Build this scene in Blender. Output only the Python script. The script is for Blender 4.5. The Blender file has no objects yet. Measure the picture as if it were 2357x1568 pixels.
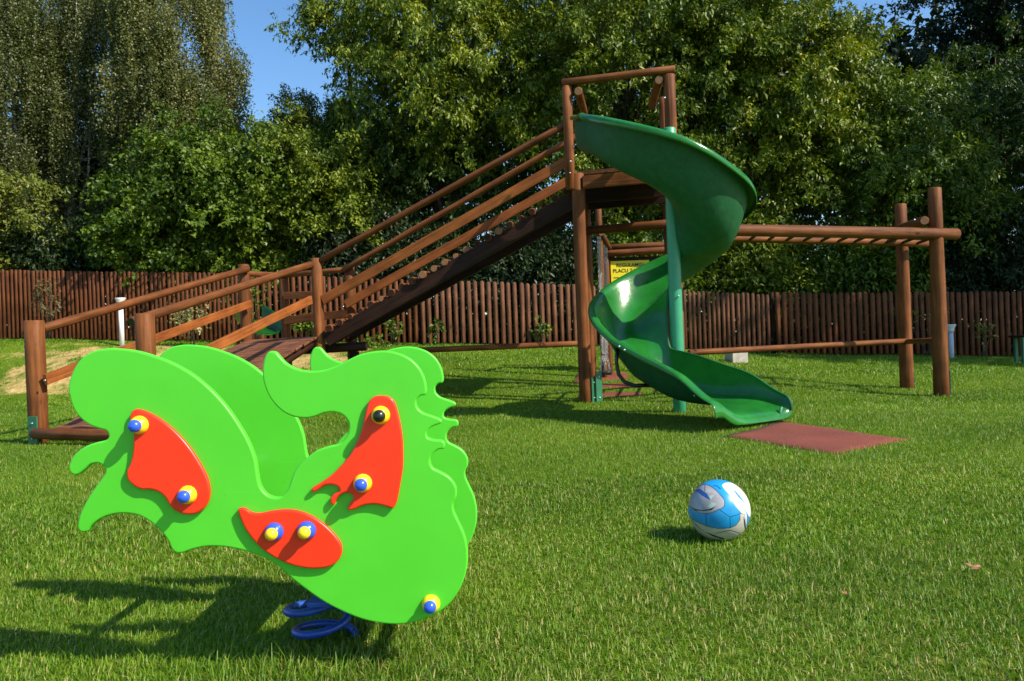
import bpy, bmesh, math, random
import numpy as np
from mathutils import Vector, Matrix, Euler
random.seed(7); rng = np.random.default_rng(11)
R = math.radians
scene = bpy.context.scene
COL = scene.collection

# ------------------------------------------------------------------ camera
CAMH, F, ROLL, PITCH = 0.77, 1750.0, R(2.2), R(-0.3)
cr, sr = math.cos(ROLL), math.sin(ROLL)
fw = Vector((0, math.cos(PITCH), math.sin(PITCH)))
up0 = Vector((0, -math.sin(PITCH), math.cos(PITCH))); rt0 = Vector((1, 0, 0))
rt = rt0*cr - up0*sr; up = up0*cr + rt0*sr
cam = bpy.data.cameras.new('camera'); camo = bpy.data.objects.new('camera', cam); COL.objects.link(camo)
M = Matrix((( rt.x, up.x, -fw.x, 0), (rt.y, up.y, -fw.y, 0), (rt.z, up.z, -fw.z, CAMH), (0, 0, 0, 1)))
camo.matrix_world = M
cam.lens = 36*F/2357; cam.sensor_width = 36; cam.clip_end = 500; cam.clip_start = 0.05
cam.dof.use_dof = True; cam.dof.focus_distance = 2.3; cam.dof.aperture_fstop = 14.0
scene.camera = camo

def at(u, v, Y):
    """point of the photo (2357 px wide) standing at world depth Y"""
    d = fw + rt*((u-1178.5)/F) - up*((v-784)/F)
    return Vector((0, 0, CAMH)) + d*(Y/d.y)

# ------------------------------------------------------------------ terrain
def ss(t):
    t = np.clip(t, 0, 1); return t*t*(3-2*t)
def terr(x, y):
    x = np.asarray(x, float); y = np.asarray(y, float)
    T = np.clip(.57-.05*x, -.15, 1.1)
    y0 = 8 + 4.0*ss((-x-1)/4)
    z = T*ss((y-y0)/(15.6-y0))
    z = z - .12*ss((x-2.5)/2.5)*ss((y-5)/3)
    z = z + .012*np.sin(x*1.7+y*.6)*np.sin(y*1.3-x*.4)
    z = z + .22*np.exp(-((x+7.6)/1.5)**2-((y-13.6)/.9)**2)
    z = z + .05*np.sin(x*1.1+2)*np.sin(y*1.9)*ss((-x-3)/3)*ss((y-12)/1)*ss((16-y)/1)
    return z
def tz(x, y): return float(terr(x, y))
def sandmask(x, y):
    x = np.asarray(x, float); y = np.asarray(y, float)
    n = .25*np.sin(x*2.3+y*1.1)+.2*np.sin(x*4.1-y*3.3)+.15*np.sin(x*7.7+y*6.1)
    m = ss((-x-2.1)/1.0)*ss((y-12.2)/.5)*ss((15.35-y)/.5)
    m = m*(.45+.55*ss((x+9.4)/1.4))
    return np.clip(m*(1.0+n*1.25)-.05, 0, 1)

# ------------------------------------------------------------------ object helpers
def tag(o, label=None, cat=None, group=None, kind=None):
    if label: o['label'] = label
    if cat: o['category'] = cat
    if group: o['group'] = group
    if kind: o['kind'] = kind
    return o
def empty(name, loc=(0, 0, 0)):
    o = bpy.data.objects.new(name, None); o.location = loc; COL.objects.link(o)
    o.empty_display_size = .1
    return o
WM = {}
def link(name, me, parent=None, mw=None):
    o = bpy.data.objects.new(name, me); COL.objects.link(o)
    mw = mw or Matrix.Identity(4)
    WM[o.as_pointer()] = mw
    if parent:
        o.parent = parent
        pw = WM.get(parent.as_pointer(), Matrix.Translation(parent.location))
        o.matrix_basis = pw.inverted() @ mw
    else: o.matrix_basis = mw
    return o
def npmesh(name, V, loops, starts, tint=None, smooth=False):
    me = bpy.data.meshes.new(name)
    V = np.asarray(V, np.float32).reshape(-1, 3)
    me.vertices.add(len(V)); me.vertices.foreach_set('co', V.ravel())
    loops = np.asarray(loops, np.int32).ravel(); starts = np.asarray(starts, np.int32).ravel()
    me.loops.add(len(loops)); me.loops.foreach_set('vertex_index', loops)
    me.polygons.add(len(starts)); me.polygons.foreach_set('loop_start', starts)
    if smooth: me.polygons.foreach_set('use_smooth', np.ones(len(starts), bool))
    if tint is not None:
        a = me.attributes.new('tint', 'FLOAT', 'POINT'); a.data.foreach_set('value', np.asarray(tint, np.float32).ravel())
    me.update(calc_edges=True)
    return me
def bm_mesh(name, bm, mats, smooth=False):
    me = bpy.data.meshes.new(name); bm.normal_update(); bm.to_mesh(me); bm.free()
    for m in (mats if isinstance(mats, (list, tuple)) else [mats]): me.materials.append(m)
    if smooth:
        for p in me.polygons: p.use_smooth = True
    return me

# ------------------------------------------------------------------ materials
def newmat(name):
    m = bpy.data.materials.new(name); m.use_nodes = True
    nt = m.node_tree; b = nt.nodes['Principled BSDF']
    return m, nt, b
def N(nt, t, **kw):
    n = nt.nodes.new(t)
    for k, v in kw.items():
        if k in n.inputs: n.inputs[k].default_value = v
        else: setattr(n, k, v)
    return n
def ramp(nt, stops, fac=None, interp='LINEAR'):
    r = nt.nodes.new('ShaderNodeValToRGB'); e = r.color_ramp.elements; r.color_ramp.interpolation = interp
    while len(e) < len(stops): e.new(.5)
    for i, (p, c) in enumerate(stops):
        e[i].position = p; e[i].color = (*c, 1) if len(c) == 3 else c
    if fac is not None: nt.links.new(fac, r.inputs[0])
    return r
def mapping(nt, scale, coord='Object'):
    tc = nt.nodes.new('ShaderNodeTexCoord'); mp = nt.nodes.new('ShaderNodeMapping')
    mp.inputs['Scale'].default_value = scale
    nt.links.new(tc.outputs[coord], mp.inputs[0]); return mp
def mixc(nt, fac, a, b, blend='MIX'):
    m = nt.nodes.new('ShaderNodeMix'); m.data_type = 'RGBA'; m.blend_type = blend
    for s, v in ((0, fac), (6, a), (7, b)):
        if hasattr(v, 'is_linked') or hasattr(v, 'links'): nt.links.new(v, m.inputs[s])
        elif s == 0: m.inputs[0].default_value = v
        else: m.inputs[s].default_value = (*v, 1)
    return m.outputs[2]
def bump(nt, b, h, strength=.3, dist=.01):
    n = N(nt, 'ShaderNodeBump'); n.inputs['Strength'].default_value = strength; n.inputs['Distance'].default_value = dist
    nt.links.new(h, n.inputs['Height']); nt.links.new(n.outputs[0], b.inputs['Normal'])

def wood(name, c_dark, c_mid, c_light, rough=.62, axis=2):
    m, nt, b = newmat(name)
    sc = [14, 14, 14]; sc[axis] = .9
    oi = nt.nodes.new('ShaderNodeObjectInfo')
    mp = mapping(nt, sc)
    addv = N(nt, 'ShaderNodeVectorMath', operation='ADD'); mul = N(nt, 'ShaderNodeMath', operation='MULTIPLY'); mul.inputs[1].default_value = 37
    nt.links.new(oi.outputs['Random'], mul.inputs[0]); nt.links.new(mp.outputs[0], addv.inputs[0]); nt.links.new(mul.outputs[0], addv.inputs[1])
    n1 = N(nt, 'ShaderNodeTexNoise', Scale=2.2, Detail=6.0, Roughness=.62, Distortion=.5); nt.links.new(addv.outputs[0], n1.inputs['Vector'])
    r1 = ramp(nt, [(.25, c_dark), (.5, c_mid), (.78, c_light)], n1.outputs[0])
    mp2 = mapping(nt, (1.6, 1.6, 1.6)); n2 = N(nt, 'ShaderNodeTexNoise', Scale=2.0, Detail=3.0)
    nt.links.new(mp2.outputs[0], n2.inputs['Vector'])
    r2 = ramp(nt, [(.3, (.62, .58, .56)), (.7, (1.15, 1.1, 1.1))], n2.outputs[0])
    c = mixc(nt, 1.0, r1.outputs[0], r2.outputs[0], 'MULTIPLY')
    # knots
    sk = [3.4, 3.4, 3.4]; sk[axis] = 1.5
    mp3 = mapping(nt, sk); v = N(nt, 'ShaderNodeTexVoronoi', Scale=1.6); nt.links.new(mp3.outputs[0], v.inputs['Vector'])
    rk = ramp(nt, [(.05, (1, 1, 1)), (.11, (0, 0, 0))], v.outputs['Distance'])
    c = mixc(nt, rk.outputs[0], c, tuple(x*.45 for x in c_dark))
    hs = N(nt, 'ShaderNodeHueSaturation'); mr = N(nt, 'ShaderNodeMapRange'); mr.inputs['To Min'].default_value = .82; mr.inputs['To Max'].default_value = 1.18
    nt.links.new(oi.outputs['Random'], mr.inputs[0]); nt.links.new(mr.outputs[0], hs.inputs['Value']); nt.links.new(c, hs.inputs['Color'])
    nt.links.new(hs.outputs[0], b.inputs['Base Color'])
    b.inputs['Roughness'].default_value = rough; b.inputs['Specular IOR Level'].default_value = .18
    # long drying cracks
    sc3 = [22, 22, 22]; sc3[axis] = .5
    mp4 = mapping(nt, sc3); n4 = N(nt, 'ShaderNodeTexNoise', Scale=1.5, Detail=2.0); nt.links.new(mp4.outputs[0], n4.inputs['Vector'])
    rc = ramp(nt, [(.34, (0, 0, 0)), (.40, (1, 1, 1))], n4.outputs[0])
    mm = N(nt, 'ShaderNodeMath', operation='MULTIPLY_ADD'); mm.inputs[1].default_value = .3
    nt.links.new(n1.outputs[0], mm.inputs[0]); nt.links.new(rc.outputs[0], mm.inputs[2])
    bump(nt, b, mm.outputs[0], .5, .004)
    return m
WOOD = wood('stained_wood', (.066, .021, .006), (.165, .058, .016), (.27, .105, .030))
PLANK = wood('plank_wood', (.14, .042, .011), (.28, .090, .021), (.37, .13, .032))
DECK = wood('deck_wood', (.075, .029, .014), (.165, .070, .036), (.26, .125, .066), axis=0)
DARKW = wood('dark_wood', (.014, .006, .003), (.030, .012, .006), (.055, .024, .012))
def endgrain():
    m, nt, b = newmat('cut_end')
    mp = mapping(nt, (1, 1, 1)); w = N(nt, 'ShaderNodeTexWave', wave_type='RINGS', rings_direction='Z', Scale=22.0, Distortion=2.0, Detail=2.0)
    nt.links.new(mp.outputs[0], w.inputs['Vector'])
    r = ramp(nt, [(.1, (.13, .058, .026)), (.9, (.29, .145, .070))], w.outputs[0])
    nt.links.new(r.outputs[0], b.inputs['Base Color']); b.inputs['Roughness'].default_value = .8
    return m
ENDG = endgrain()

def plain(name, col, rough=.5, metal=0, spec=.5, var=.12, vs=3, bmp=0, bs=200, coat=0):
    m, nt, b = newmat(name)
    mp = mapping(nt, (vs, vs, vs)); n = N(nt, 'ShaderNodeTexNoise', Scale=1.5, Detail=6.0, Roughness=.6); nt.links.new(mp.outputs[0], n.inputs['Vector'])
    r = ramp(nt, [(.3, tuple(c*(1-var) for c in col)), (.7, tuple(min(1, c*(1+var)) for c in col))], n.outputs[0])
    nt.links.new(r.outputs[0], b.inputs['Base Color'])
    b.inputs['Roughness'].default_value = rough; b.inputs['Metallic'].default_value = metal; b.inputs['Specular IOR Level'].default_value = spec
    rr = N(nt, 'ShaderNodeMapRange'); rr.inputs['To Min'].default_value = rough*.8; rr.inputs['To Max'].default_value = min(1, rough*1.25)
    nt.links.new(n.outputs[0], rr.inputs[0]); nt.links.new(rr.outputs[0], b.inputs['Roughness'])
    b.inputs['Coat Weight'].default_value = coat
    if bmp:
        mp2 = mapping(nt, (1, 1, 1)); n2 = N(nt, 'ShaderNodeTexNoise', Scale=float(bs), Detail=3.0); nt.links.new(mp2.outputs[0], n2.inputs['Vector'])
        bump(nt, b, n2.outputs[0], bmp, .002)
    return m
def board(name, col, scol):
    m = plain(name, col, .38, var=.05, bmp=.06, bs=260); nt = m.node_tree; b = nt.nodes['Principled BSDF']
    src = b.inputs['Base Color'].links[0].from_socket
    mp = mapping(nt, (1, 1, 1)); v = N(nt, 'ShaderNodeTexVoronoi', Scale=38.0); nt.links.new(mp.outputs[0], v.inputs['Vector'])
    n = N(nt, 'ShaderNodeTexNoise', Scale=4.0, Detail=4.0); nt.links.new(mp.outputs[0], n.inputs['Vector'])
    r = ramp(nt, [(.03, (1, 1, 1)), (.07, (0, 0, 0))], v.outputs['Distance']); r2 = ramp(nt, [(.55, (0, 0, 0)), (.68, (.55, .55, .55))], n.outputs[0])
    f = mixc(nt, 1.0, r.outputs[0], r2.outputs[0], 'MULTIPLY')
    mp2 = mapping(nt, (3, 3, 55)); n2 = N(nt, 'ShaderNodeTexNoise', Scale=2.0, Detail=6.0); nt.links.new(mp2.outputs[0], n2.inputs['Vector'])
    r3 = ramp(nt, [(.68, (0, 0, 0)), (.76, (.22, .22, .22))], n2.outputs[0])
    c = mixc(nt, f, src, scol); c = mixc(nt, r3.outputs[0], c, tuple(min(1, x*1.3+.05) for x in col))
    nt.links.new(c, b.inputs['Base Color']); return m
GREENP = board('green_board', (.085, .60, .030), (.05, .17, .02))
REDP = plain('red_board', (.86, .040, .012), .33, var=.05, bmp=.08, bs=160)
YEL = plain('yellow_plastic', (.88, .62, .02), .25, var=.03)
BLUEP = plain('blue_plastic', (.03, .10, .66), .25, var=.03)
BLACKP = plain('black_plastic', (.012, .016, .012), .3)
SPRING = plain('blue_steel', (.012, .060, .34), .34, var=.2, vs=20)
STEEL = plain('galvanised_steel', (.55, .56, .57), .3, metal=1)
GREENM = plain('green_steel', (.02, .14, .07), .45, var=.2)
WHITEL = plain('lamp_white', (.75, .76, .76), .4)
GREYL = plain('lamp_grey', (.42, .48, .50), .4)
CONC = plain('concrete', (.42, .38, .32), .9, var=.25, vs=8, bmp=.5, bs=60)
POLEG = plain('jade_paint', (.030, .27, .135), .42, var=.1)

def slide_mat():
    m, nt, b = newmat('green_fibreglass')
    mp = mapping(nt, (2.5, 2.5, 2.5)); n = N(nt, 'ShaderNodeTexNoise', Scale=1.3, Detail=8.0, Roughness=.65); nt.links.new(mp.outputs[0], n.inputs['Vector'])
    r = ramp(nt, [(.3, (.009, .105, .014)), (.6, (.016, .165, .022)), (.85, (.036, .22, .045))], n.outputs[0])
    g = nt.nodes.new('ShaderNodeNewGeometry')
    nt.links.new(r.outputs[0], b.inputs['Base Color'])
    n2 = N(nt, 'ShaderNodeTexNoise', Scale=14.0, Detail=6.0); nt.links.new(mp.outputs[0], n2.inputs['Vector'])
    rr = N(nt, 'ShaderNodeMapRange'); rr.inputs['To Min'].default_value = .13; rr.inputs['To Max'].default_value = .25
    nt.links.new(n2.outputs[0], rr.inputs[0]); nt.links.new(rr.outputs[0], b.inputs['Roughness'])
    bump(nt, b, n2.outputs[0], .10, .01)
    return m
SLIDE = slide_mat()
def slide_out_mat():
    m, nt, b = newmat('green_fibreglass_rough_side')
    mp = mapping(nt, (3, 3, 3)); n = N(nt, 'ShaderNodeTexNoise', Scale=4.0, Detail=10.0, Roughness=.75); nt.links.new(mp.outputs[0], n.inputs['Vector'])
    r = ramp(nt, [(.3, (.006, .064, .020)), (.7, (.014, .115, .038))], n.outputs[0])
    nt.links.new(r.outputs[0], b.inputs['Base Color']); b.inputs['Roughness'].default_value = .55; b.inputs['Specular IOR Level'].default_value = .3
    bump(nt, b, n.outputs[0], .35, .012)
    return m
SLIDEO = slide_out_mat()

def leafmat(name, stops, trans=.20, gloss=.26, rough=.42):
    m, nt, b = newmat(name)
    a = nt.nodes.new('ShaderNodeAttribute'); a.attribute_name = 'tint'
    r = ramp(nt, stops, a.outputs['Fac'])
    nt.links.new(r.outputs[0], b.inputs['Base Color'])
    b.inputs['Roughness'].default_value = rough; b.inputs['Specular IOR Level'].default_value = gloss
    t = nt.nodes.new('ShaderNodeBsdfTranslucent')
    hs = N(nt, 'ShaderNodeHueSaturation'); hs.inputs['Saturation'].default_value = 1.15; hs.inputs['Value'].default_value = 1.3
    nt.links.new(r.outputs[0], hs.inputs['Color']); nt.links.new(hs.outputs[0], t.inputs[0])
    mx = nt.nodes.new('ShaderNodeMixShader'); mx.inputs[0].default_value = trans
    out = nt.nodes['Material Output']
    nt.links.new(b.outputs[0], mx.inputs[1]); nt.links.new(t.outputs[0], mx.inputs[2]); nt.links.new(mx.outputs[0], out.inputs[0])
    return m
L_WALNUT = leafmat('walnut_leaf', [(0, (.020, .044, .006)), (.45, (.094, .145, .011)), (.8, (.22, .27, .020)), (1, (.42, .37, .035))])
L_GREEN = leafmat('green_leaf', [(0, (.018, .044, .005)), (.5, (.068, .122, .010)), (1, (.19, .26, .022))])
L_YELLOW = leafmat('yellow_green_leaf', [(0, (.07, .10, .015)), (.6, (.15, .18, .025)), (1, (.30, .27, .05))])
L_BIRCH = leafmat('birch_leaf', [(0, (.030, .044, .010)), (.5, (.105, .125, .024)), (1, (.24, .225, .055))], trans=.3, gloss=.5)
L_SHADED = leafmat('shaded_green_leaf', [(0, (.014, .034, .007)), (.6, (.045, .085, .012)), (1, (.12, .16, .02))])  # darker green leaf; shade of the recessed crowns is put into its colour
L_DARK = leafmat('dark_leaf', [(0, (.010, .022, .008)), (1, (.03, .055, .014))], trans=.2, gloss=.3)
L_GRASS = leafmat('grass_blade', [(0, (.036, .100, .004)), (.45, (.114, .228, .008)), (.78, (.22, .34, .020)), (.86, (.28, .29, .05)), (1, (.48, .40, .17))], trans=.3, gloss=.35, rough=.5)
BARK = plain('grey_bark', (.07, .05, .035), .9, var=.5, vs=6, bmp=.8, bs=40)
def birchbark():
    m, nt, b = newmat('birch_bark')
    mp = mapping(nt, (5, 5, 16)); n = N(nt, 'ShaderNodeTexNoise', Scale=1.5, Detail=5.0); nt.links.new(mp.outputs[0], n.inputs['Vector'])
    r = ramp(nt, [(.40, (.05, .04, .035)), (.47, (.62, .58, .50)), (.8, (.75, .72, .66))], n.outputs[0])
    nt.links.new(r.outputs[0], b.inputs['Base Color']); b.inputs['Roughness'].default_value = .8; return m
BIRCHB = birchbark()

# ------------------------------------------------------------------ sun, sky
SUN = Vector((.95, -.52, 1.0)).normalized()
elev = math.asin(SUN.z); az = math.atan2(SUN.x, SUN.y)
w = bpy.data.worlds.new('World'); scene.world = w; w.use_nodes = True
nt = w.node_tree; bg = nt.nodes['Background']
sky = nt.nodes.new('ShaderNodeTexSky'); sky.sky_type = 'NISHITA'; sky.sun_disc = False
sky.sun_elevation = elev; sky.sun_rotation = az; sky.air_density = 1.0; sky.dust_density = .6; sky.ozone_density = 1.6
hs0 = nt.nodes.new('ShaderNodeHueSaturation'); hs0.inputs['Saturation'].default_value = 1.22; hs0.inputs['Value'].default_value = 1.3
nt.links.new(sky.outputs[0], hs0.inputs['Color']); nt.links.new(hs0.outputs[0], bg.inputs[0]); bg.inputs[1].default_value = .10
sl = bpy.data.lights.new('sun', 'SUN'); sl.energy = 4.6; sl.angle = R(.53); sl.color = (1, .90, .74)
so = bpy.data.objects.new('sun', sl); COL.objects.link(so); so.rotation_euler = (-SUN).to_track_quat('-Z', 'Y').to_euler(); so.location = (10, -6, 12)
scene.view_settings.view_transform = 'Standard'; scene.view_settings.look = 'None'
scene.view_settings.exposure = 0.72

# ------------------------------------------------------------------ lawn ground sheet
def grid_axis(pts):
    out = []
    for a, b_, s in pts: out += list(np.arange(a, b_, s))
    return np.array(out+[pts[-1][1]])
gx = grid_axis([(-120, -20, 10), (-20, -12, 1), (-12, 12, .2), (12, 20, 1), (20, 120, 10)])
gy = grid_axis([(-60, -5, 5), (-5, 0, 1), (0, 18, .2), (18, 40, 1.5), (40, 200, 16)])
X, Y = np.meshgrid(gx, gy); Z = terr(X, Y)
V = np.stack([X, Y, Z], -1).reshape(-1, 3); nx = len(gx); ny = len(gy)
i = np.arange(nx*ny).reshape(ny, nx)
Q = np.stack([i[:-1, :-1], i[:-1, 1:], i[1:, 1:], i[1:, :-1]], -1).reshape(-1, 4)
me = npmesh('lawn', V, Q, np.arange(len(Q))*4, tint=sandmask(V[:, 0], V[:, 1]), smooth=True)
def groundmat():
    m, nt, b = newmat('lawn_soil')
    mp = mapping(nt, (1, 1, 1))
    n = N(nt, 'ShaderNodeTexNoise', Scale=1.3, Detail=4.0); nt.links.new(mp.outputs[0], n.inputs['Vector'])
    n2 = N(nt, 'ShaderNodeTexNoise', Scale=45.0, Detail=8.0, Roughness=.7); nt.links.new(mp.outputs[0], n2.inputs['Vector'])
    r1 = ramp(nt, [(.3, (.032, .065, .006)), (.5, (.092, .155, .008)), (.7, (.165, .23, .022))], n2.outputs[0])
    r2 = ramp(nt, [(.35, (.8, .85, .7)), (.65, (1.15, 1.1, 1.2))], n.outputs[0])
    c = mixc(nt, 1.0, r1.outputs[0], r2.outputs[0], 'MULTIPLY')
    a = nt.nodes.new('ShaderNodeAttribute'); a.attribute_name = 'tint'
    n3 = N(nt, 'ShaderNodeTexNoise', Scale=2.6, Detail=10.0, Roughness=.7); nt.links.new(mp.outputs[0], n3.inputs['Vector'])
    ad = N(nt, 'ShaderNodeMath', operation='MULTIPLY_ADD'); ad.inputs[1].default_value = 3.2
    sub = N(nt, 'ShaderNodeMath', operation='SUBTRACT'); sub.inputs[1].default_value = .52
    nt.links.new(n3.outputs[0], sub.inputs[0]); nt.links.new(sub.outputs[0], ad.inputs[0]); nt.links.new(a.outputs['Fac'], ad.inputs[2])
    rm = ramp(nt, [(.50, (0, 0, 0)), (1.0, (1, 1, 1))], ad.outputs[0])
    n4 = N(nt, 'ShaderNodeTexNoise', Scale=9.0, Detail=10.0, Roughness=.75); nt.links.new(mp.outputs[0], n4.inputs['Vector'])
    rs = ramp(nt, [(.28, (.18, .14, .04)), (.5, (.42, .29, .11)), (.72, (.62, .47, .24))], n4.outputs[0])
    c = mixc(nt, rm.outputs[0], c, rs.outputs[0])
    nt.links.new(c, b.inputs['Base Color']); b.inputs['Roughness'].default_value = .95; b.inputs['Specular IOR Level'].default_value = .1
    bump(nt, b, n4.outputs[0], .7, .03)
    return m
me.materials.append(groundmat())
tag(link('ground', me), kind='structure', label='lawn with a bare sandy bank along the fence')

# ------------------------------------------------------------------ logs and planks
def basis(p0, p1, hint=None):
    z = (p1-p0).normalized()
    h = Vector(hint) if hint else (Vector((0, 0, 1)) if abs(z.z) < .9 else Vector((0, 1, 0)))
    x = h.cross(z).normalized(); y = z.cross(x)
    m = Matrix((x, y, z)).transposed().to_4x4(); m.translation = p0; return m
def log(name, p0, p1, r, parent, mat=None, r1=None, seg=20, label=None):
    mat = mat or WOOD; p0 = Vector(p0); p1 = Vector(p1); L = (p1-p0).length; r1 = r1 or r
    bv = min(.008, r*.2)
    rings = [(0, r-bv), (bv, r)]
    k = max(2, int(L/.35))
    ph = random.random()*9
    for j in range(1, k): rings.append((L*j/k, r+(r1-r)*j/k + .012*r*math.sin(ph+j*1.9)*6*.2))
    rings += [(L-bv, r1), (L, r1-bv)]
    bm = bmesh.new(); RR = []
    for zz, rr in rings:
        RR.append([bm.verts.new((rr*math.cos(2*math.pi*a/seg), rr*math.sin(2*math.pi*a/seg), zz)) for a in range(seg)])
    for A, B in zip(RR, RR[1:]):
        for a in range(seg):
            f = bm.faces.new((A[a], A[(a+1) % seg], B[(a+1) % seg], B[a])); f.smooth = True
    f = bm.faces.new(RR[0][::-1]); f.material_index = 1
    f = bm.faces.new(RR[-1]); f.material_index = 1
    o = link(name, bm_mesh(name, bm, [mat, ENDG]), parent, basis(p0, p1))
    if label: o['label'] = label
    return o
def boxbm(bm, cx, cy, cz, sx, sy, sz, bev=.004):
    g = bmesh.ops.create_cube(bm, size=1, matrix=Matrix.Translation((cx, cy, cz)) @ Matrix.Diagonal((sx, sy, sz, 1)))
    if bev:
        es = {e for v in g['verts'] for e in v.link_edges}
        bmesh.ops.bevel(bm, geom=list(es), offset=bev, segments=2, profile=.6, affect='EDGES')
def plank(name, p0, p1, h, t, parent, mat=None, hint=(0, 0, 1)):
    p0 = Vector(p0); p1 = Vector(p1); L = (p1-p0).length
    bm = bmesh.new(); boxbm(bm, 0, 0, L/2, t, h, L, min(t, h)*.15)
    return link(name, bm_mesh(name, bm, mat or PLANK), parent, basis(p0, p1, hint))
def box(name, c, size, parent, mat, rotz=0, bev=.004):
    bm = bmesh.new(); boxbm(bm, 0, 0, 0, *size, bev)
    return link(name, bm_mesh(name, bm, mat), parent, Matrix.Translation(c) @ Matrix.Rotation(rotz, 4, 'Z'))
def tubebm(bm, pts, rad, seg=10, cap=True):
    pts = [Vector(p) for p in pts]; rings = []
    if not hasattr(rad, '__len__'): rad = [rad]*len(pts)
    prev = None
    for k, p in enumerate(pts):
        t = (pts[min(k+1, len(pts)-1)]-pts[max(k-1, 0)]).normalized()
        if prev is None: x = t.orthogonal().normalized()
        else: x = (prev - t*prev.dot(t)).normalized()
        prev = x; y = t.cross(x)
        rings.append([bm.verts.new(p+(x*math.cos(2*math.pi*a/seg)+y*math.sin(2*math.pi*a/seg))*rad[k]) for a in range(seg)])
    for A, B in zip(rings, rings[1:]):
        for a in range(seg):
            f = bm.faces.new((A[a], A[(a+1) % seg], B[(a+1) % seg], B[a])); f.smooth = True
    if cap: bm.faces.new(rings[0][::-1]); bm.faces.new(rings[-1])
def tube(name, pts, rad, parent, mat, seg=10):
    o3 = Vector(pts[0]); bm = bmesh.new(); tubebm(bm, [Vector(p)-o3 for p in pts], rad, seg)
    return link(name, bm_mesh(name, bm, mat), parent, Matrix.Translation(o3))
def dome(name, c, r, parent, mat, flat=1.0, axis=None):
    bm = bmesh.new(); bmesh.ops.create_uvsphere(bm, u_segments=16, v_segments=10, radius=r)
    for v in bm.verts: v.co.z *= flat
    m = Matrix.Translation(c)
    if axis is not None: m = m @ Vector(axis).to_track_quat('Z', 'Y').to_matrix().to_4x4()
    return link(name, bm_mesh(name, bm, mat, True), parent, m)

def zat(v, u, Y): return at(u, v, Y)
def upright(u, v, Y, ztop, zb=None):
    """foot of a plumb post passing the photo point"""
    p = at(u, v, Y); return Vector((p.x, Y, 0))

# ================================================================== PLAY STRUCTURE
PS = empty('play_structure', (0.9, 8.8, 0))
tag(PS, 'brown log climbing frame with ramp, sloped ladder, tower, monkey bars and green spiral slide', 'climbing frame')
def post(name, x, y, ztop, r, zb=-.1, r1=None, **k):
    return log(name, (x, y, tz(x, y)+zb), (x, y, ztop), r, PS, r1=r1, **k)
# ramp posts
P1 = at(90, 1020, 6.64); P2 = at(345, 1025, 6.18)
P3 = at(735, 770, 9.2); P4 = at(566, 745, 10.1); P5 = at(659, 765, 11.0); P6 = at(808, 728, 10.5)
post('post', P1.x, P1.y, at(75, 738, 6.64).z, .079)
post('post', P2.x, P2.y, at(333, 722, 6.18).z, .076)
post('post', P3.x, P3.y, at(728, 595, 9.2).z, .066)
post('post', P4.x, P4.y, at(558, 609, 10.1).z, .070)
post('post', P5.x, P5.y, at(650, 640, 11.0).z, .066)
post('post', P6.x, P6.y, at(803, 615, 10.5).z, .070)
# ramp rails
def q(u, v, Y): return at(u, v, Y)
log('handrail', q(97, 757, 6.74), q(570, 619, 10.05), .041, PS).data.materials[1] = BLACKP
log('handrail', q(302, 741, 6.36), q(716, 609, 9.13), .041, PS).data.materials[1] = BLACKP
plank('side_board', q(104, 874, 6.56), q(577, 699, 10.0), .095, .035, PS)
plank('side_board', q(352, 868, 6.12), q(716, 690, 9.08), .095, .035, PS)
# threshold log + ramp deck of cross boards
log('threshold_log', q(78, 998, 6.55), q(352, 1003, 6.05), .048, PS)
A0 = Vector((P1.x+.02, P1.y+.05, .085)); B0 = Vector((P2.x+.02, P2.y+.08, .085))
A1 = Vector((P4.x, P4.y, .86)); B1 = Vector((P3.x-.03, P3.y-.03, .865))
nb = 33
bm = bmesh.new()
for k in range(nb):
    s0 = (k+.04)/nb; s1 = (k+.96)/nb
    t = .028
    a = A0.lerp(A1, s0); b_ = B0.lerp(B1, s0); c = B0.lerp(B1, s1); d = A0.lerp(A1, s1)
    o_ = Vector((random.uniform(-.012, .02), 0, random.uniform(-.002, .003)))
    dv = Vector((0, 0, -t))
    vs = [bm.verts.new(p+o_-A0) for p in (a, b_, c, d)] + [bm.verts.new(p+o_+dv-A0) for p in (a, b_, c, d)]
    for f in ((0, 1, 2, 3), (7, 6, 5, 4), (0, 4, 5, 1), (1, 5, 6, 2), (2, 6, 7, 3), (3, 7, 4, 0)): bm.faces.new([vs[x] for x in f])
bmesh.ops.bevel(bm, geom=list(bm.edges), offset=.005, segments=1, affect='EDGES')
link('ramp_deck', bm_mesh('ramp_deck', bm, DECK), PS, Matrix.Translation(A0))
for a, b_ in ((A0, A1), (B0, B1)):
    ins = (B0-A0)*.06 if a is A0 else (A0-B0)*.06
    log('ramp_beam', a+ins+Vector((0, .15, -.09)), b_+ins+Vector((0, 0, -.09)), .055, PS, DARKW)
log('ramp_leg', (B1.x-.32, B1.y-.9, -.1), (B1.x-.32, B1.y-.9, .55), .06, PS, DARKW)
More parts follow.
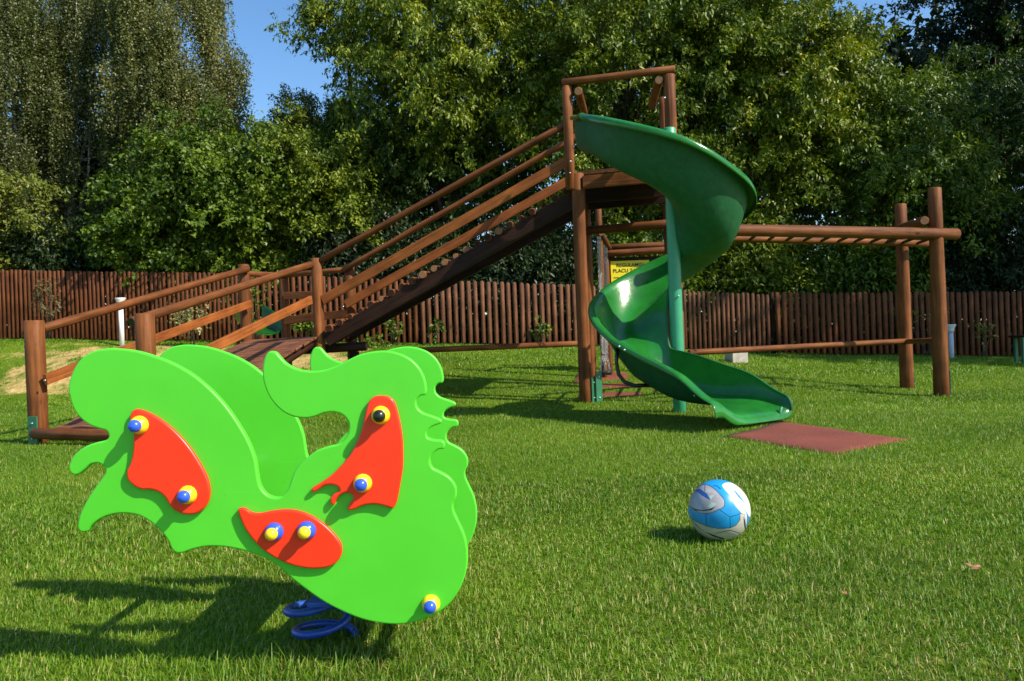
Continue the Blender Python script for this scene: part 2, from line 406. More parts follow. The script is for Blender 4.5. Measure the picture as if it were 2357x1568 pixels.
# landing
ctr = (P3+P4+P5+P6)*.25
bm = bmesh.new()
quad = [Vector((P.x, P.y, 0)) for P in (P3, P4, P5, P6)]
for k in range(14):
    s0, s1 = (k+.04)/14, (k+.96)/14
    pts = [quad[0].lerp(quad[3], s0), quad[1].lerp(quad[2], s0), quad[1].lerp(quad[2], s1), quad[0].lerp(quad[3], s1)]
    vs = [bm.verts.new((p.x, p.y, .86)) for p in pts]+[bm.verts.new((p.x, p.y, .825)) for p in pts]
    for f in ((3, 2, 1, 0), (4, 5, 6, 7), (0, 1, 5, 4), (1, 2, 6, 5), (2, 3, 7, 6), (3, 0, 4, 7)): bm.faces.new([vs[x] for x in f])
bmesh.ops.recalc_face_normals(bm, faces=bm.faces)
link('landing_deck', bm_mesh('landing_deck', bm, DECK), PS)
log('landing_beam', q(690, 806, 9.35), q(844, 797, 9.25), .055, PS, DARKW)
log('landing_leg', (q(815, 800, 9.4).x, 9.4, -.1), (q(815, 800, 9.4).x, 9.4, .66), .06, PS, DARKW)
log('handrail', q(562, 629, 10.1), q(652, 635, 11.0), .038, PS)
log('handrail', q(645, 635, 11.0), q(793, 621, 10.45), .038, PS)
plank('side_board', q(655, 681, 10.9), q(735, 678, 10.6), .10, .035, PS)
plank('side_board', q(655, 738, 10.9), q(800, 722, 10.4), .11, .035, PS)
# tower frame
FLx = at(1349, 928, 8.47).x; FLy = 8.47
BLx = at(1362, 905, 9.83).x; BLy = 9.83
FRp = at(1540, 172, 8.22); BRp = at(1527, 225, 9.55)
post('post', FLx, FLy, at(1331, 400, FLy).z, .071)
post('post', BLx+.01, BLy, at(1340, 420, BLy).z, .065)
FUx = at(1308, 300, FLy-.02).x
log('post', (FUx, FLy-.02, at(1313, 438, FLy).z), (FUx, FLy-.02, at(1307, 200, FLy).z), .055, PS)
post('post', FRp.x, FRp.y, FRp.z, .062)
post('post', BRp.x, BRp.y, BRp.z, .058)
log('top_beam', q(1293, 191, 8.44), q(1554, 159, 8.18), .040, PS)
log('top_beam', q(1331, 210, 8.36), q(1345, 262, 9.9), .047, PS)
log('top_beam', q(1517, 184, 8.2), q(1500, 245, 9.75), .047, PS)
# sloped ladder rails and boards
log('handrail', q(738, 599, 9.18), q(1304, 286, 8.47), .039, PS)
log('handrail', q(790, 622, 10.42), q(1330, 312, 9.86), .039, PS)
plank('side_board', q(742, 692, 9.16), q(1306, 371, 8.48), .115, .035, PS)
plank('side_board', q(795, 701, 10.35), q(1330, 404, 9.8), .115, .035, PS)
# stringers + log steps
sA0, sA1 = q(752, 783, 9.15), q(1322, 458, 8.56)
sB0, sB1 = q(800, 772, 10.45), q(1345, 476, 9.85)
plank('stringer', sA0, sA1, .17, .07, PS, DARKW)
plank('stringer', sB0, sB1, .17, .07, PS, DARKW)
dslope = (sA1-sA0).normalized(); upn = Vector((-dslope.z*.98, 0, 1)).normalized()
bm = bmesh.new()
pan = [sA0-Vector((0,0,.10)), sA1-Vector((0,0,.10)), sB1-Vector((0,0,.10)), sB0-Vector((0,0,.10))]
nst = 23
for k in range(nst):
    s = (k+.4)/nst
    a = sA0.lerp(sA1, s)+Vector((0, 0, .115)); b_ = sB0.lerp(sB1, s)+Vector((0, 0, .115))
    e = (b_-a).normalized()
    jut = random.uniform(.0, .07)
    log('step_log', a-e*(.02+jut), b_+e*.04, random.choice((.036, .042, .047)), PS, seg=14).data.materials[1] = ENDG if k in (5, 9, 10, 11, 12, 13, 16) else DARKW  # rail shade painted on the ends: dark wood where shaded, pale where sunlit
# platform
FLt = Vector((FLx, FLy, 0)); FRt = Vector((FRp.x, FRp.y, 0)); BLt = Vector((BLx, BLy, 0)); BRt = Vector((BRp.x, BRp.y, 0))
bm = bmesh.new(); pc = Vector((0, 0, 2.52))
for k in range(11):
    s0, s1 = (k+.03)/11, (k+.97)/11
    pts = [FLt.lerp(BLt, s0), FRt.lerp(BRt, s0), FRt.lerp(BRt, s1), FLt.lerp(BLt, s1)]
    vs = [bm.verts.new((p.x, p.y, 2.58)) for p in pts]+[bm.verts.new((p.x, p.y, 2.54)) for p in pts]
    for f in ((0, 1, 2, 3), (7, 6, 5, 4), (0, 4, 5, 1), (1, 5, 6, 2), (2, 6, 7, 3), (3, 7, 4, 0)): bm.faces.new([vs[x] for x in f])
link('platform', bm_mesh('platform', bm, DECK), PS)
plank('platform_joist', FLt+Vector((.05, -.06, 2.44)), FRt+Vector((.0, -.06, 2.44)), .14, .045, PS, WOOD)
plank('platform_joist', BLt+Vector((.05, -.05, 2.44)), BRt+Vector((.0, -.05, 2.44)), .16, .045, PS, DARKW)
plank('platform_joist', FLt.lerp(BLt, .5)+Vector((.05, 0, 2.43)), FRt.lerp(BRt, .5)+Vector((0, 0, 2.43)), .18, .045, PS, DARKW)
# low bars, swing beam
log('low_bar', q(930, 808, 9.5), q(1356, 790, 9.83), .036, PS)
log('swing_beam', q(1352, 531, 9.75), q(1560, 514, 9.3), .055, PS)
# monkey bars
RF = at(2168, 915, 8.8); RR_ = at(2088, 900, 9.79)
post('post', RF.x, RF.y, at(2149, 433, 8.8).z, .088, r1=.072)
post('post', RR_.x, RR_.y, at(2073, 470, 9.79).z, .085, r1=.070)
fa, fb = q(1575, 528, 7.50+.02), q(2202, 539, 8.88)
ba, bb = q(1570, 546, 8.35), q(2135, 561, 9.70)
log('ladder_beam', fa, fb, .062, PS, r1=.066)
log('ladder_beam', ba, bb, .042, PS)
for k in range(14):
    s = (k+.6)/14.6
    log('rung', fa.lerp(fb, s)+Vector((0, 0, -.01)), ba.lerp(bb, s*1.02), .018, PS, DARKW, seg=10)
log('cross_log', q(2128, 508, 8.62), q(2062, 528, 9.9), .050, PS)
log('low_bar', q(2160, 783, 8.83), q(2080, 787, 9.75), .032, PS)
log('low_bar', q(2090, 785, 9.70), q(1585, 812, 8.35), .034, PS)
# slim post, sloping rail behind the tower
pr = at(1378, 500, 10.6); log('post', (pr.x, 10.6, tz(pr.x, 10.6)-.1), (pr.x, 10.6, at(1378, 470, 10.6).z), .045, PS)
log('handrail', q(1384, 538, 10.5), q(1402, 572, 10.9), .04, PS)
# green steel feet
def foot(x, y, rz, h=.26, z0=None):
    z0 = tz(x, y) if z0 is None else z0
    b = box('steel_foot', Vector((x, y, z0+h/2-.05)), (.095, .012, h+.1), PS, GREENM, rz, .002)
    nrm = Vector((math.sin(rz), -math.cos(rz), 0))
    for dz in (.05, h-.06):
        dome('bolt', Vector((x, y, z0+dz))+nrm*.009, .011, b, STEEL, .6, nrm)
foot(P1.x+.012, P1.y-.096, R(-14), .24)
foot(FLx+.086, FLy-.02, R(60), .28); foot(FLx+.15, FLy-.0, R(40), .34)
foot(RF.x+.085, RF.y-.02, R(70), .3); foot(RR_.x+.084, RR_.y-.01, R(70), .2)
for (u, v, Y) in ((1325, 358, 8.5), (1313, 372, 8.38), (2155, 545, 8.71), (2105, 506, 8.6), (1530, 225, 8.1), (103, 876, 6.52), (790, 706, 10.32), (574, 700, 9.97), (1312, 398, 8.4)):
    dome('bolt', at(u, v, Y), .011, PS, STEEL, .6, (0, -1, 0))

# ---------------- spiral slide
PX, PY = 1.535, 7.12
prof = [(-.30, .34), (-.315, .345), (-.325, .33), (-.315, .20), (-.30, .10), (-.26, .035), (-.18, .005), (-.05, .0), (.08, .01), (.155, .04), (.215, .11), (.265, .20), (.305, .29), (.338, .372), (.36, .395), (.405, .397), (.425, .375), (.42, .34)]
# centre line samples: (point, heading, floor z)
RC = .390
cl = []
def rimz(th):   # outer rim height by angle (deg)
    xs = [180, 207, 270, 300, 345, 370, 450, 540, 585]; zs = [2.83, 2.71, 2.37, 2.15, 1.95, 1.88, 1.53, .97, .66]
    return float(np.interp(th, xs, zs))
# straight lead-in from the tower
st = Vector((1.135, 8.22)); en = Vector((PX-RC-.03, PY+.02))
for k in range(7):
    s = k/7
    p = st.lerp(en, s); h = (en-st).normalized()
    cl.append((p, h, 3.12-.29*s))
for th in np.arange(180, 582, 6):
    a = R(th); rx_ = RC-.05*max(0, math.cos(a))+.03*max(0, 1-(th-180)/70); cl.append((Vector((PX+rx_*math.cos(a), PY+RC*math.sin(a))), Vector((-math.sin(a), math.cos(a))), rimz(th)))
last = cl[-1]; endp = Vector((1.845, 5.94)); Ls = (endp-last[0]).length
for k in range(1, 12):
    s = k/11; p = last[0]+last[1]*Ls*.45*s if False else last[0].lerp(endp, s)
    z = last[2]+( .34-last[2])*(s**.85)
    hd = (endp-last[0]).normalized(); cl.append((p, hd, z))
# smooth headings + heights
hs_ = [c[2] for c in cl]
for _ in range(3): hs_ = [hs_[0]]+[(hs_[k-1]+hs_[k]*2+hs_[k+1])/4 for k in range(1, len(hs_)-1)]+[hs_[-1]]
hd_ = [c[1] for c in cl]
for _ in range(4): hd_ = [hd_[0]]+[(hd_[k-1]+hd_[k]*2+hd_[k+1]).normalized() for k in range(1, len(hd_)-1)]+[hd_[-1]]
bm = bmesh.new(); rows = []
ncl = len(cl)
for k, (p, h, z) in enumerate(cl):
    h = hd_[k]; z = hs_[k]
    outw = Vector((h.y, -h.x))          # right-hand side of travel = outside of the turn
    e = max(0, (k-(ncl-9))/8)       # exit: flare
    fl = 1+.21*ss(e); hk = (1-.42*ss(e))*(1+.27*ss((k-5)/8)*(1-ss((k-30)/18)))
    e2 = 1-.42*ss((k-(ncl-4))/3); inn = ss((k-(ncl-16))/8)     # inner wall grows on the straight exit
    st_ = 1-ss(k/6)
    row = []
    bx2 = 1-ss((k-4)/13)
    for j_, (r_, zz) in enumerate(prof):
        if 8 <= j_ <= 13:
            tr_, tzz = ((.22, .0), (.315, .012), (.352, .07), (.365, .17), (.37, .27), (.372, .365))[j_-8]
            r_ = r_+(tr_-r_)*bx2; zz = zz+(tzz-zz)*bx2
        zz2 = zz*hk
        if r_ < -.25: zz2 = zz2*(.55+.45*inn)
        zz2 = zz2*(1+.04*st_)
        rr = r_*fl
        q2 = p+outw*rr
        bank = .0
        row.append(bm.verts.new((q2.x, q2.y, z-.395*hk+zz2*e2)))
    rows.append(row)
# rolled-down exit lip
h = hd_[-1]; base = rows[-1]
for (df, dz) in ((.05, -.012), (.085, -.04), (.095, -.08), (.09, -.12)):
    row = []
    for v, (r_, zz) in zip(base, prof):
        kk = 1-.10*(df/.095)
        row.append(bm.verts.new((v.co.x+h.x*df, v.co.y+h.y*df, max(.03, v.co.z+dz*1.1))))
    rows.append(row)
for A, B in zip(rows, rows[1:]):
    for a in range(len(prof)-1):
        f = bm.faces.new((A[a], A[a+1], B[a+1], B[a])); f.smooth = True
bmesh.ops.recalc_face_normals(bm, faces=bm.faces)
# give it thickness: inside and rough outside are two skins
bm.normal_update()
# make sure normals point to the inside/up
test = rows[10][7].link_faces[0]
if test.normal.z < 0: bmesh.ops.reverse_faces(bm, faces=bm.faces); bm.normal_update()
vmap = {}
for v in list(bm.verts): vmap[v] = bm.verts.new(v.co-v.normal*.009)
fs = [f for f in bm.faces]
edges = [e for e in bm.edges if len(e.link_faces) == 1]
for f in fs:
    g = bm.faces.new([vmap[v] for v in reversed(f.verts)]); g.smooth = True; g.material_index = 1
for e in edges:
    a, b_ = e.verts
    f = e.link_faces[0]; vs = list(f.verts); ia = vs.index(a)
    if vs[(ia+1) % len(vs)] is b_: g = bm.faces.new((b_, a, vmap[a], vmap[b_]))
    else: g = bm.faces.new((a, b_, vmap[b_], vmap[a]))
sl_o = link('slide_chute', bm_mesh('slide_chute', bm, [SLIDE, SLIDEO]), PS)
sl_o['label'] = 'dark green spiral slide trough'
sub = sl_o.modifiers.new('sub', 'SUBSURF'); sub.levels = 1; sub.render_levels = 1
log('slide_pole', (PX+.01, PY, -.1), (PX+.01, PY, 2.66), .060, sl_o, POLEG, seg=28).data.materials[1] = POLEG
tube('slide_brace', [q(1421, 800, 6.75), q(1419, 835, 6.75), q(1424, 862, 6.75), q(1438, 880, 6.72), q(1462, 888, 6.68), q(1500, 886, 6.66)], .017, sl_o, BLACKP)
tube('slide_leg', [q(1799, 936, 6.02), q(1790, 972, 6.02)], .012, sl_o, GREENM)
for (u, v, Y) in ((1437, 806, 6.4), (1425, 798, 6.4), (1599, 911, 5.93), (1618, 936, 5.75), (1562, 682, 7.05)):
    dome('bolt', at(u, v, Y), .010, sl_o, STEEL, .6, (0, -1, 0))

# ================================================================== SPRING RIDER
def outline_pts(raw, z=1.0):
    return [(150+x/1.5677, 950+y/1.5677) for x, y in raw]
def cat(pts, n=5):
    out = []; L = len(pts)
    for k in range(L):
        p0, p1, p2, p3 = (np.array(pts[(k+j-1) % L], float) for j in range(4))
        for t in np.arange(n)/n:
            out.append(.5*((2*p1)+(-p0+p2)*t+(2*p0-5*p1+4*p2-p3)*t*t+(-p0+3*p1-3*p2+p3)*t**3))
    return out
PANEL = [(77,300),(85,250),(105,200),(140,155),(190,125),(250,112),(310,112),(390,122),(480,148),(560,180),(640,225),(710,280),(775,345),(830,415),(875,485),(910,550),(935,620),(945,680),(955,735),(975,770),(1005,792),(1040,797),(1065,785),(1085,760),(1098,725),(1115,680),(1140,645),(1175,612),(1220,580),(1270,562),(1320,550),(1345,530),(1362,500),(1366,460),(1350,430),(1325,412),(1290,405),(1250,410),(1210,425),(1165,433),(1110,425),(1060,400),(1015,355),(985,300),(970,240),(972,180),(985,140),(1005,124),(1030,128),(1050,150),(1080,180),(1130,205),(1190,215),(1250,210),(1310,190),(1370,160),(1420,138),(1480,125),(1540,122),(1600,135),(1650,160),(1690,200),(1715,250),(1724,300),(1718,325),(1695,330),(1678,350),(1680,380),(1705,405),(1745,420),(1788,437),(1790,455),(1765,465),(1740,478),(1725,500),(1728,520),(1755,530),(1795,535),(1808,550),(1803,572),(1775,578),(1750,600),(1740,630),(1752,660),(1790,680),(1830,705),(1858,745),(1862,790),(1847,825),(1850,860),(1870,905),(1895,960),(1910,1020),(1913,1090),(1900,1160),(1870,1230),(1825,1290),(1770,1330),(1700,1360),(1620,1378),(1540,1378),(1440,1360),(1340,1322),(1250,1275),(1170,1220),(1100,1165),(1040,1110),(990,1080),(930,1055),(870,1038),(800,1025),(720,1022),(650,1035),(600,1052),(570,1050),(550,1030),(535,995),(500,950),(455,910),(400,880),(340,870),(280,875),(225,895),(185,925),(165,952),(137,955),(120,935),(125,890),(150,830),(190,765),(230,710),(247,680),(240,655),(215,640),(180,645),(150,670),(120,692),(95,690),(80,670),(82,640),(105,600),(150,565),(200,545),(250,532),(262,512),(250,490),(215,480),(170,462),(125,425),(95,375)]
PL1 = [(372,425),(380,400),(400,388),(430,393),(480,415),(540,455),(600,510),(650,570),(695,640),(725,700),(738,760),(728,815),(695,855),(650,870),(600,862),(560,835),(535,795),(505,768),(465,756),(425,755),(385,735),(360,705),(358,670),(372,640),(383,600),(388,540),(385,490),(372,455)]
PL2 = [(865,850),(885,838),(905,845),(930,860),(970,862),(1020,852),(1080,846),(1140,852),(1200,875),(1260,915),(1310,965),(1338,1010),(1335,1060),(1300,1100),(1250,1115),(1180,1115),(1110,1100),(1040,1070),(980,1030),(930,980),(890,920)]
PL3 = [(1450,390),(1465,350),(1490,330),(1525,326),(1560,335),(1582,360),(1600,420),(1615,500),(1620,580),(1618,660),(1605,740),(1592,808),(1577,838),(1566,842),(1540,833),(1490,823),(1440,828),(1400,845),(1375,850),(1365,838),(1378,815),(1392,795),(1385,778),(1360,770),(1335,780),(1315,800),(1305,825),(1290,820),(1287,795),(1305,775),(1325,765),(1325,748),(1300,735),(1260,738),(1225,762),(1203,765),(1203,748),(1240,725),(1290,690),(1340,640),(1380,590),(1415,520),(1435,460)]
D1 = 1.735
SR = empty('spring_rider', (at(757, 1480, 1.95).x, 1.95, 0))
tag(SR, 'bright green dragon-shaped spring rocker with red plates on a blue coil spring', 'spring rocker')
def cutout(name, raw, Yfront, thick, bev, mat, parent, seg=4, n=5):
    P = [at(u/1.2728, v/1.2728, D1) for u, v in outline_pts(raw)]
    pts = cat([(p.x, p.z) for p in P], n)
    cx = sum(p[0] for p in pts)/len(pts); cz = sum(p[1] for p in pts)/len(pts)
    cu = bpy.data.curves.new(name, 'CURVE'); cu.dimensions = '2D'; cu.fill_mode = 'BOTH'
    cu.extrude = thick/2-bev; cu.bevel_depth = bev; cu.bevel_resolution = seg; cu.offset = -bev
    s = cu.splines.new('POLY'); s.points.add(len(pts)-1); s.use_cyclic_u = True
    for k, p in enumerate(pts): s.points[k].co = (p[0]-cx, p[1]-cz, 0, 1)
    t = bpy.data.objects.new('t', cu); COL.objects.link(t)
    bpy.context.view_layer.update()
    dg = bpy.context.evaluated_depsgraph_get()
    me = bpy.data.meshes.new_from_object(t.evaluated_get(dg)); me.name = name
    bpy.data.objects.remove(t); bpy.data.curves.remove(cu)
    me.transform(Matrix.Rotation(R(90), 4, 'X'))       # local z -> -y
    me.materials.clear(); me.materials.append(mat)
    for p in me.polygons: p.use_smooth = abs(p.normal.y) < .985
    return link(name, me, parent, Matrix.Translation((cx, Yfront+thick/2, cz)))
PT = .019
front = cutout('side_panel', PANEL, D1, PT, .0045, GREENP, SR)
front['label'] = 'near green dragon panel'
back = front.copy(); COL.objects.link(back); back.parent = SR
SEP = .395
back.location = front.location + Vector((0.003, SEP, .004)); back['label'] = 'far green dragon panel'
RT = .013
for raw in (PL1, PL2, PL3): cutout('red_plate', raw, D1-RT, RT, .005, REDP, front, n=6)
K = [((418,460), YEL, BLUEP, RT), ((638,778), YEL, BLUEP, RT), ((1033,947), BLUEP, YEL, RT), ((1181,940), BLUEP, YEL, RT), ((1518,415), YEL, BLACKP, RT), ((1436,725), YEL, BLUEP, RT), ((1744,1284), YEL, BLUEP, 0)]
for (c, m1, m2, off) in K:
    u, v = outline_pts([c])[0]; p = at(u/1.2728, v/1.2728, D1)
    yb = D1-off
    kn = dome('knob', Vector((p.x, yb, p.z)), .0215, front, m1, .95, (0, -1, 0))
    dome('knob_cap', Vector((p.x, yb-.022, p.z)), .0145, kn, m2, .95, (0, -1, 0))
# hidden body between the panels
zc = at(1.0, 1, 1).z
for (c, r_) in (((1033,947), .016), ((1181,940), .016), ((1518,415), .014), ((1436,725), .014), ((1744,1284), .014), ((638,778), .014)):
    u, v = outline_pts([c])[0]; p = at(u/1.2728, v/1.2728, D1)
    tube('cross_bar', [(p.x, D1+PT, p.z), (p.x, D1+SEP, p.z)], r_, SR, STEEL)
pm = at(outline_pts([(1090, 1030)])[0][0]/1.2728, outline_pts([(1090, 1030)])[0][1]/1.2728, D1)
box('seat', Vector((pm.x, D1+PT+(SEP-PT)/2, pm.z+.006)), (.20, SEP-PT-.004, .02), SR, GREENP, 0, .006)
pb = at(860, 1380, 1.95)
box('mounting_plate', Vector((pb.x, 1.95, pb.z+.055)), (.24, SEP-PT-.004, .012), SR, SPRING, 0, .003)
# coil
cs = at(757, 1447, 1.95); pts = []
turns = 2.0
for k in range(int(turns*28)+1):
    a = 2*math.pi*k/28; zz = .014+.054*k/28
    rr = .071
    pts.append((cs.x-.004-.019*k/28+rr*math.cos(a+.25), 1.95+rr*math.sin(a+.25), zz))
tube('spring', pts, .0098, SR, SPRING, 12)

# ================================================================== BALL
bc = at(1655, 1167, 2.775); br = .1105
nu, nv = 420, 210
th = np.linspace(0, math.pi, nv+1); phh = np.linspace(0, 2*math.pi, nu, endpoint=False)
TH, PH = np.meshgrid(th, phh, indexing='ij')
VX = np.sin(TH)*np.cos(PH); VZ = np.sin(TH)*np.sin(PH); VY = -np.cos(TH)      # pole faces -Y (the camera side)
Vb = np.stack([VX, VY, VZ], -1).reshape(-1, 3)*br
fr = 980, 830, 560.0
def inpoly(px, py, poly):
    ins = np.zeros(px.shape, bool); n = len(poly)
    for k in range(n):
        x0, y0 = poly[k]; x1, y1 = poly[(k+1) % n]
        c = ((y0 > py) != (y1 > py)) & (px < (x1-x0)*(py-y0)/((y1-y0) or 1e-9)+x0); ins ^= c
    return ins
def dseg(px, py, poly, closed=True):
    d = np.full(px.shape, 1e9); n = len(poly)
    for k in range(n if closed else n-1):
        x0, y0 = poly[k]; x1, y1 = poly[(k+1) % n]
        L2 = (x1-x0)**2+(y1-y0)**2; t = np.clip(((px-x0)*(x1-x0)+(py-y0)*(y1-y0))/L2, 0, 1)
        d = np.minimum(d, np.hypot(px-x0-t*(x1-x0), py-y0-t*(y1-y0)))
    return d
def sm(p, n=4): return [tuple(a) for a in cat(p, n)]
# use an azimuthal map so the pattern is real all round the ball
rho = np.hypot(VX, VZ); vis = VY < 0
sx = np.where(vis, VX, VX*(1+.0*rho)).ravel(); sz = VZ.ravel()
px = 980+560*sx; py = 830-560*sz
px = np.where(vis.ravel(), px, 1960-px)
colr = np.tile(np.array([.012, .29, .66]), (len(px), 1))
silver = (.36, .35, .39); white = (.66, .66, .68); beige = (.50, .48, .42); navy = (.02, .10, .36); blk = (.01, .012, .02)
eye = sm([(430,720),(480,560),(600,430),(730,372),(880,430),(1000,550),(1072,660),(1060,770),(960,825),(800,890),(640,885),(500,810)])
rightw = sm([(1060,365),(1200,330),(1400,420),(1560,620),(1620,900),(1560,1150),(1450,1215),(1430,1050),(1400,930),(1350,850),(1260,740),(1200,590),(1080,450)])
bottom = [(380,930),(440,960),(560,1035),(750,1115),(950,1152),(1150,1140),(1260,1090),(1335,990),(1335,880),(1420,900),(1440,1210),(1500,1300),(1000,1500),(400,1400)]
def paint(mask, c): colr[mask] = c
paint(inpoly(px, py, bottom), beige); paint(inpoly(px, py, rightw), white); paint(inpoly(px, py, eye), silver)
paint(inpoly(px, py, sm([(1240,455),(1345,560),(1450,720),(1540,950),(1560,1090),(1450,1120),(1455,900),(1385,700),(1300,570)])), (.05, .22, .45))
paint(inpoly(px, py, sm([(1340,620),(1440,720),(1530,880),(1545,960),(1480,900),(1420,760)])), white)
paint(inpoly(px, py, [(540,500),(640,445),(780,540),(838,662),(700,585),(600,505)]), navy)
paint(inpoly(px, py, [(475,765),(560,815),(680,832),(800,815),(915,770),(850,830),(700,852),(560,845)]), blk)
paint(inpoly(px, py, [(820,580),(900,560),(830,680),(940,720),(840,800),(780,770),(850,700)]), (.40, .60, .52))
paint(inpoly(px, py, [(1395,900),(1420,1000),(1450,1190),(1425,1210),(1400,1060)]), blk)
paint(inpoly(px, py, [(700,1205),(860,1265),(1050,1325),(1030,1345),(850,1290)]), blk)
paint(inpoly(px, py, [(890,385),(960,385),(1025,440),(1025,465),(995,455),(950,405),(900,405)]), navy)
paint(inpoly(px, py, [(740,500),(760,440),(880,470),(970,560),(880,540)]), (.42, .40, .42))
dl = np.minimum(dseg(px, py, eye), dseg(px, py, bottom, False))
for sgm in ([(965,812),(1160,950)], [(1160,950),(1330,895)], [(1160,950),(1155,1140)], [(900,1240),(1150,1180),(1320,1235)], [(750,900),(745,1100)], [(1320,1235),(1300,1400)], [(480,1010),(620,1160),(700,1205)], [(740,375),(735,500)]):
    dl = np.minimum(dl, dseg(px, py, sgm, False))
dk = np.clip((dl-4)/7, 0, 1)[:, None]; colr = colr*(.35+.65*dk)
ib = np.arange((nv+1)*nu).reshape(nv+1, nu)
Qb = np.stack([ib[:-1], ib[1:], np.roll(ib[1:], -1, 1), np.roll(ib[:-1], -1, 1)], -1).reshape(-1, 4)
groove = (1-np.clip(dl/12, 0, 1))[:, None]
Vb = Vb*(1-.006*groove)
me = npmesh('football', Vb, Qb, np.arange(len(Qb))*4, smooth=True)
ca = me.color_attributes.new('pattern', 'FLOAT_COLOR', 'POINT'); ca.data.foreach_set('color', np.concatenate([colr, np.ones((len(colr), 1))], 1).astype(np.float32).ravel())
m, nt, b = newmat('football_leather'); a = nt.nodes.new('ShaderNodeAttribute'); a.attribute_name = 'pattern'
nd = N(nt, 'ShaderNodeTexNoise', Scale=18.0, Detail=6.0); mpb = mapping(nt, (1, 1, 1)); nt.links.new(mpb.outputs[0], nd.inputs['Vector'])
rd = ramp(nt, [(.35, (.72, .70, .62)), (.6, (1, 1, 1))], nd.outputs[0])
nt.links.new(mixc(nt, .6, a.outputs['Color'], rd.outputs[0], 'MULTIPLY'), b.inputs['Base Color']); b.inputs['Roughness'].default_value = .32
me.materials.append(m)
bm = bmesh.new(); bm.from_mesh(me); bmesh.ops.recalc_face_normals(bm, faces=bm.faces); bm.to_mesh(me); bm.free()
tag(link('football', me, None, Matrix.Translation((bc.x, bc.y, tz(bc.x, bc.y)+br-.003)) @ Vector((bc.x, bc.y, bc.z-CAMH)).to_track_quat('Y', 'Z').to_matrix().to_4x4()), 'blue, white and silver football lying on the lawn', 'ball')

# ================================================================== RUBBER MATS
def rubber():
    m, nt, b = newmat('red_rubber'); mp = mapping(nt, (1, 1, 1))
    n = N(nt, 'ShaderNodeTexNoise', Scale=140.0, Detail=4.0); nt.links.new(mp.outputs[0], n.inputs['Vector'])
    n2 = N(nt, 'ShaderNodeTexNoise', Scale=2.0, Detail=6.0); nt.links.new(mp.outputs[0], n2.inputs['Vector'])
    r = ramp(nt, [(.3, (.08, .016, .008)), (.55, (.18, .036, .018)), (.75, (.27, .07, .04))], n.outputs[0])
    r2 = ramp(nt, [(.3, (.75, .75, .75)), (.7, (1.15, 1.2, 1.2))], n2.outputs[0])
    nt.links.new(mixc(nt, 1, r.outputs[0], r2.outputs[0], 'MULTIPLY'), b.inputs['Base Color']); b.inputs['Roughness'].default_value = .9
    bump(nt, b, n.outputs[0], .6, .004); return m
RUB = rubber()
MATS = []
def mat_quad(cs, label):
    c = sum(cs, Vector((0, 0, 0)))/4
    bm = bmesh.new(); n = 10; g = {}
    for i_ in range(n+1):
        for j in range(n+1):
            a = cs[0].lerp(cs[1], i_/n); b_ = cs[3].lerp(cs[2], i_/n); p = a.lerp(b_, j/n)
            wob = .012*math.sin(i_*2.1+j*.7)+.01*math.sin(j*2.7)
            e = (i_ in (0, n)) or (j in (0, n))
            g[i_, j] = bm.verts.new((p.x-c.x+(wob if e else 0), p.y-c.y+(wob*.8 if e else 0), tz(p.x, p.y)+.010+.003*math.sin(i_+j)-(.008 if e else 0)))
    for i_ in range(n):
        for j in range(n): bm.faces.new((g[i_, j], g[i_+1, j], g[i_+1, j+1], g[i_, j+1])).smooth = True
    bmesh.ops.recalc_face_normals(bm, faces=bm.faces)
    bd = [e for e in bm.edges if len(e.link_faces) == 1]
    r_ = bmesh.ops.extrude_edge_only(bm, edges=bd)
    for v in r_['geom']:
        if isinstance(v, bmesh.types.BMVert): v.co.z -= .05
    bmesh.ops.recalc_face_normals(bm, faces=bm.faces)
    o = link('rubber_mat', bm_mesh('rubber_mat', bm, RUB), None, Matrix.Translation((c.x, c.y, 0)))
    tag(o, label, 'rubber mat', 'red rubber safety mats in the lawn'); MATS.append([(p.x, p.y) for p in cs])
def G(u, v):
    lo, p = 1.0, None
    while lo < 16:
        p = at(u, v, lo)
        if p.z <= tz(p.x, p.y): break
        lo += .01
    return Vector((p.x, p.y, 0))
mat_quad([G(1662, 1006), G(1800, 970), G(2088, 1013), G(1925, 1049)], 'largest red rubber mat, at the foot of the spiral slide')
mat_quad([G(1322, 914), G(1335, 904), G(1478, 904), G(1482, 913)], 'thin red rubber mat beside the green steel foot of the tower')
mat_quad([G(1372, 894), G(1380, 884), G(1472, 883), G(1462, 893)], 'middle red rubber mat strip below the black swing seat')
mat_quad([G(1318, 882), G(1330, 858), G(1440, 858), G(1452, 872)], 'farthest red rubber mat, under the hanging swing chains')

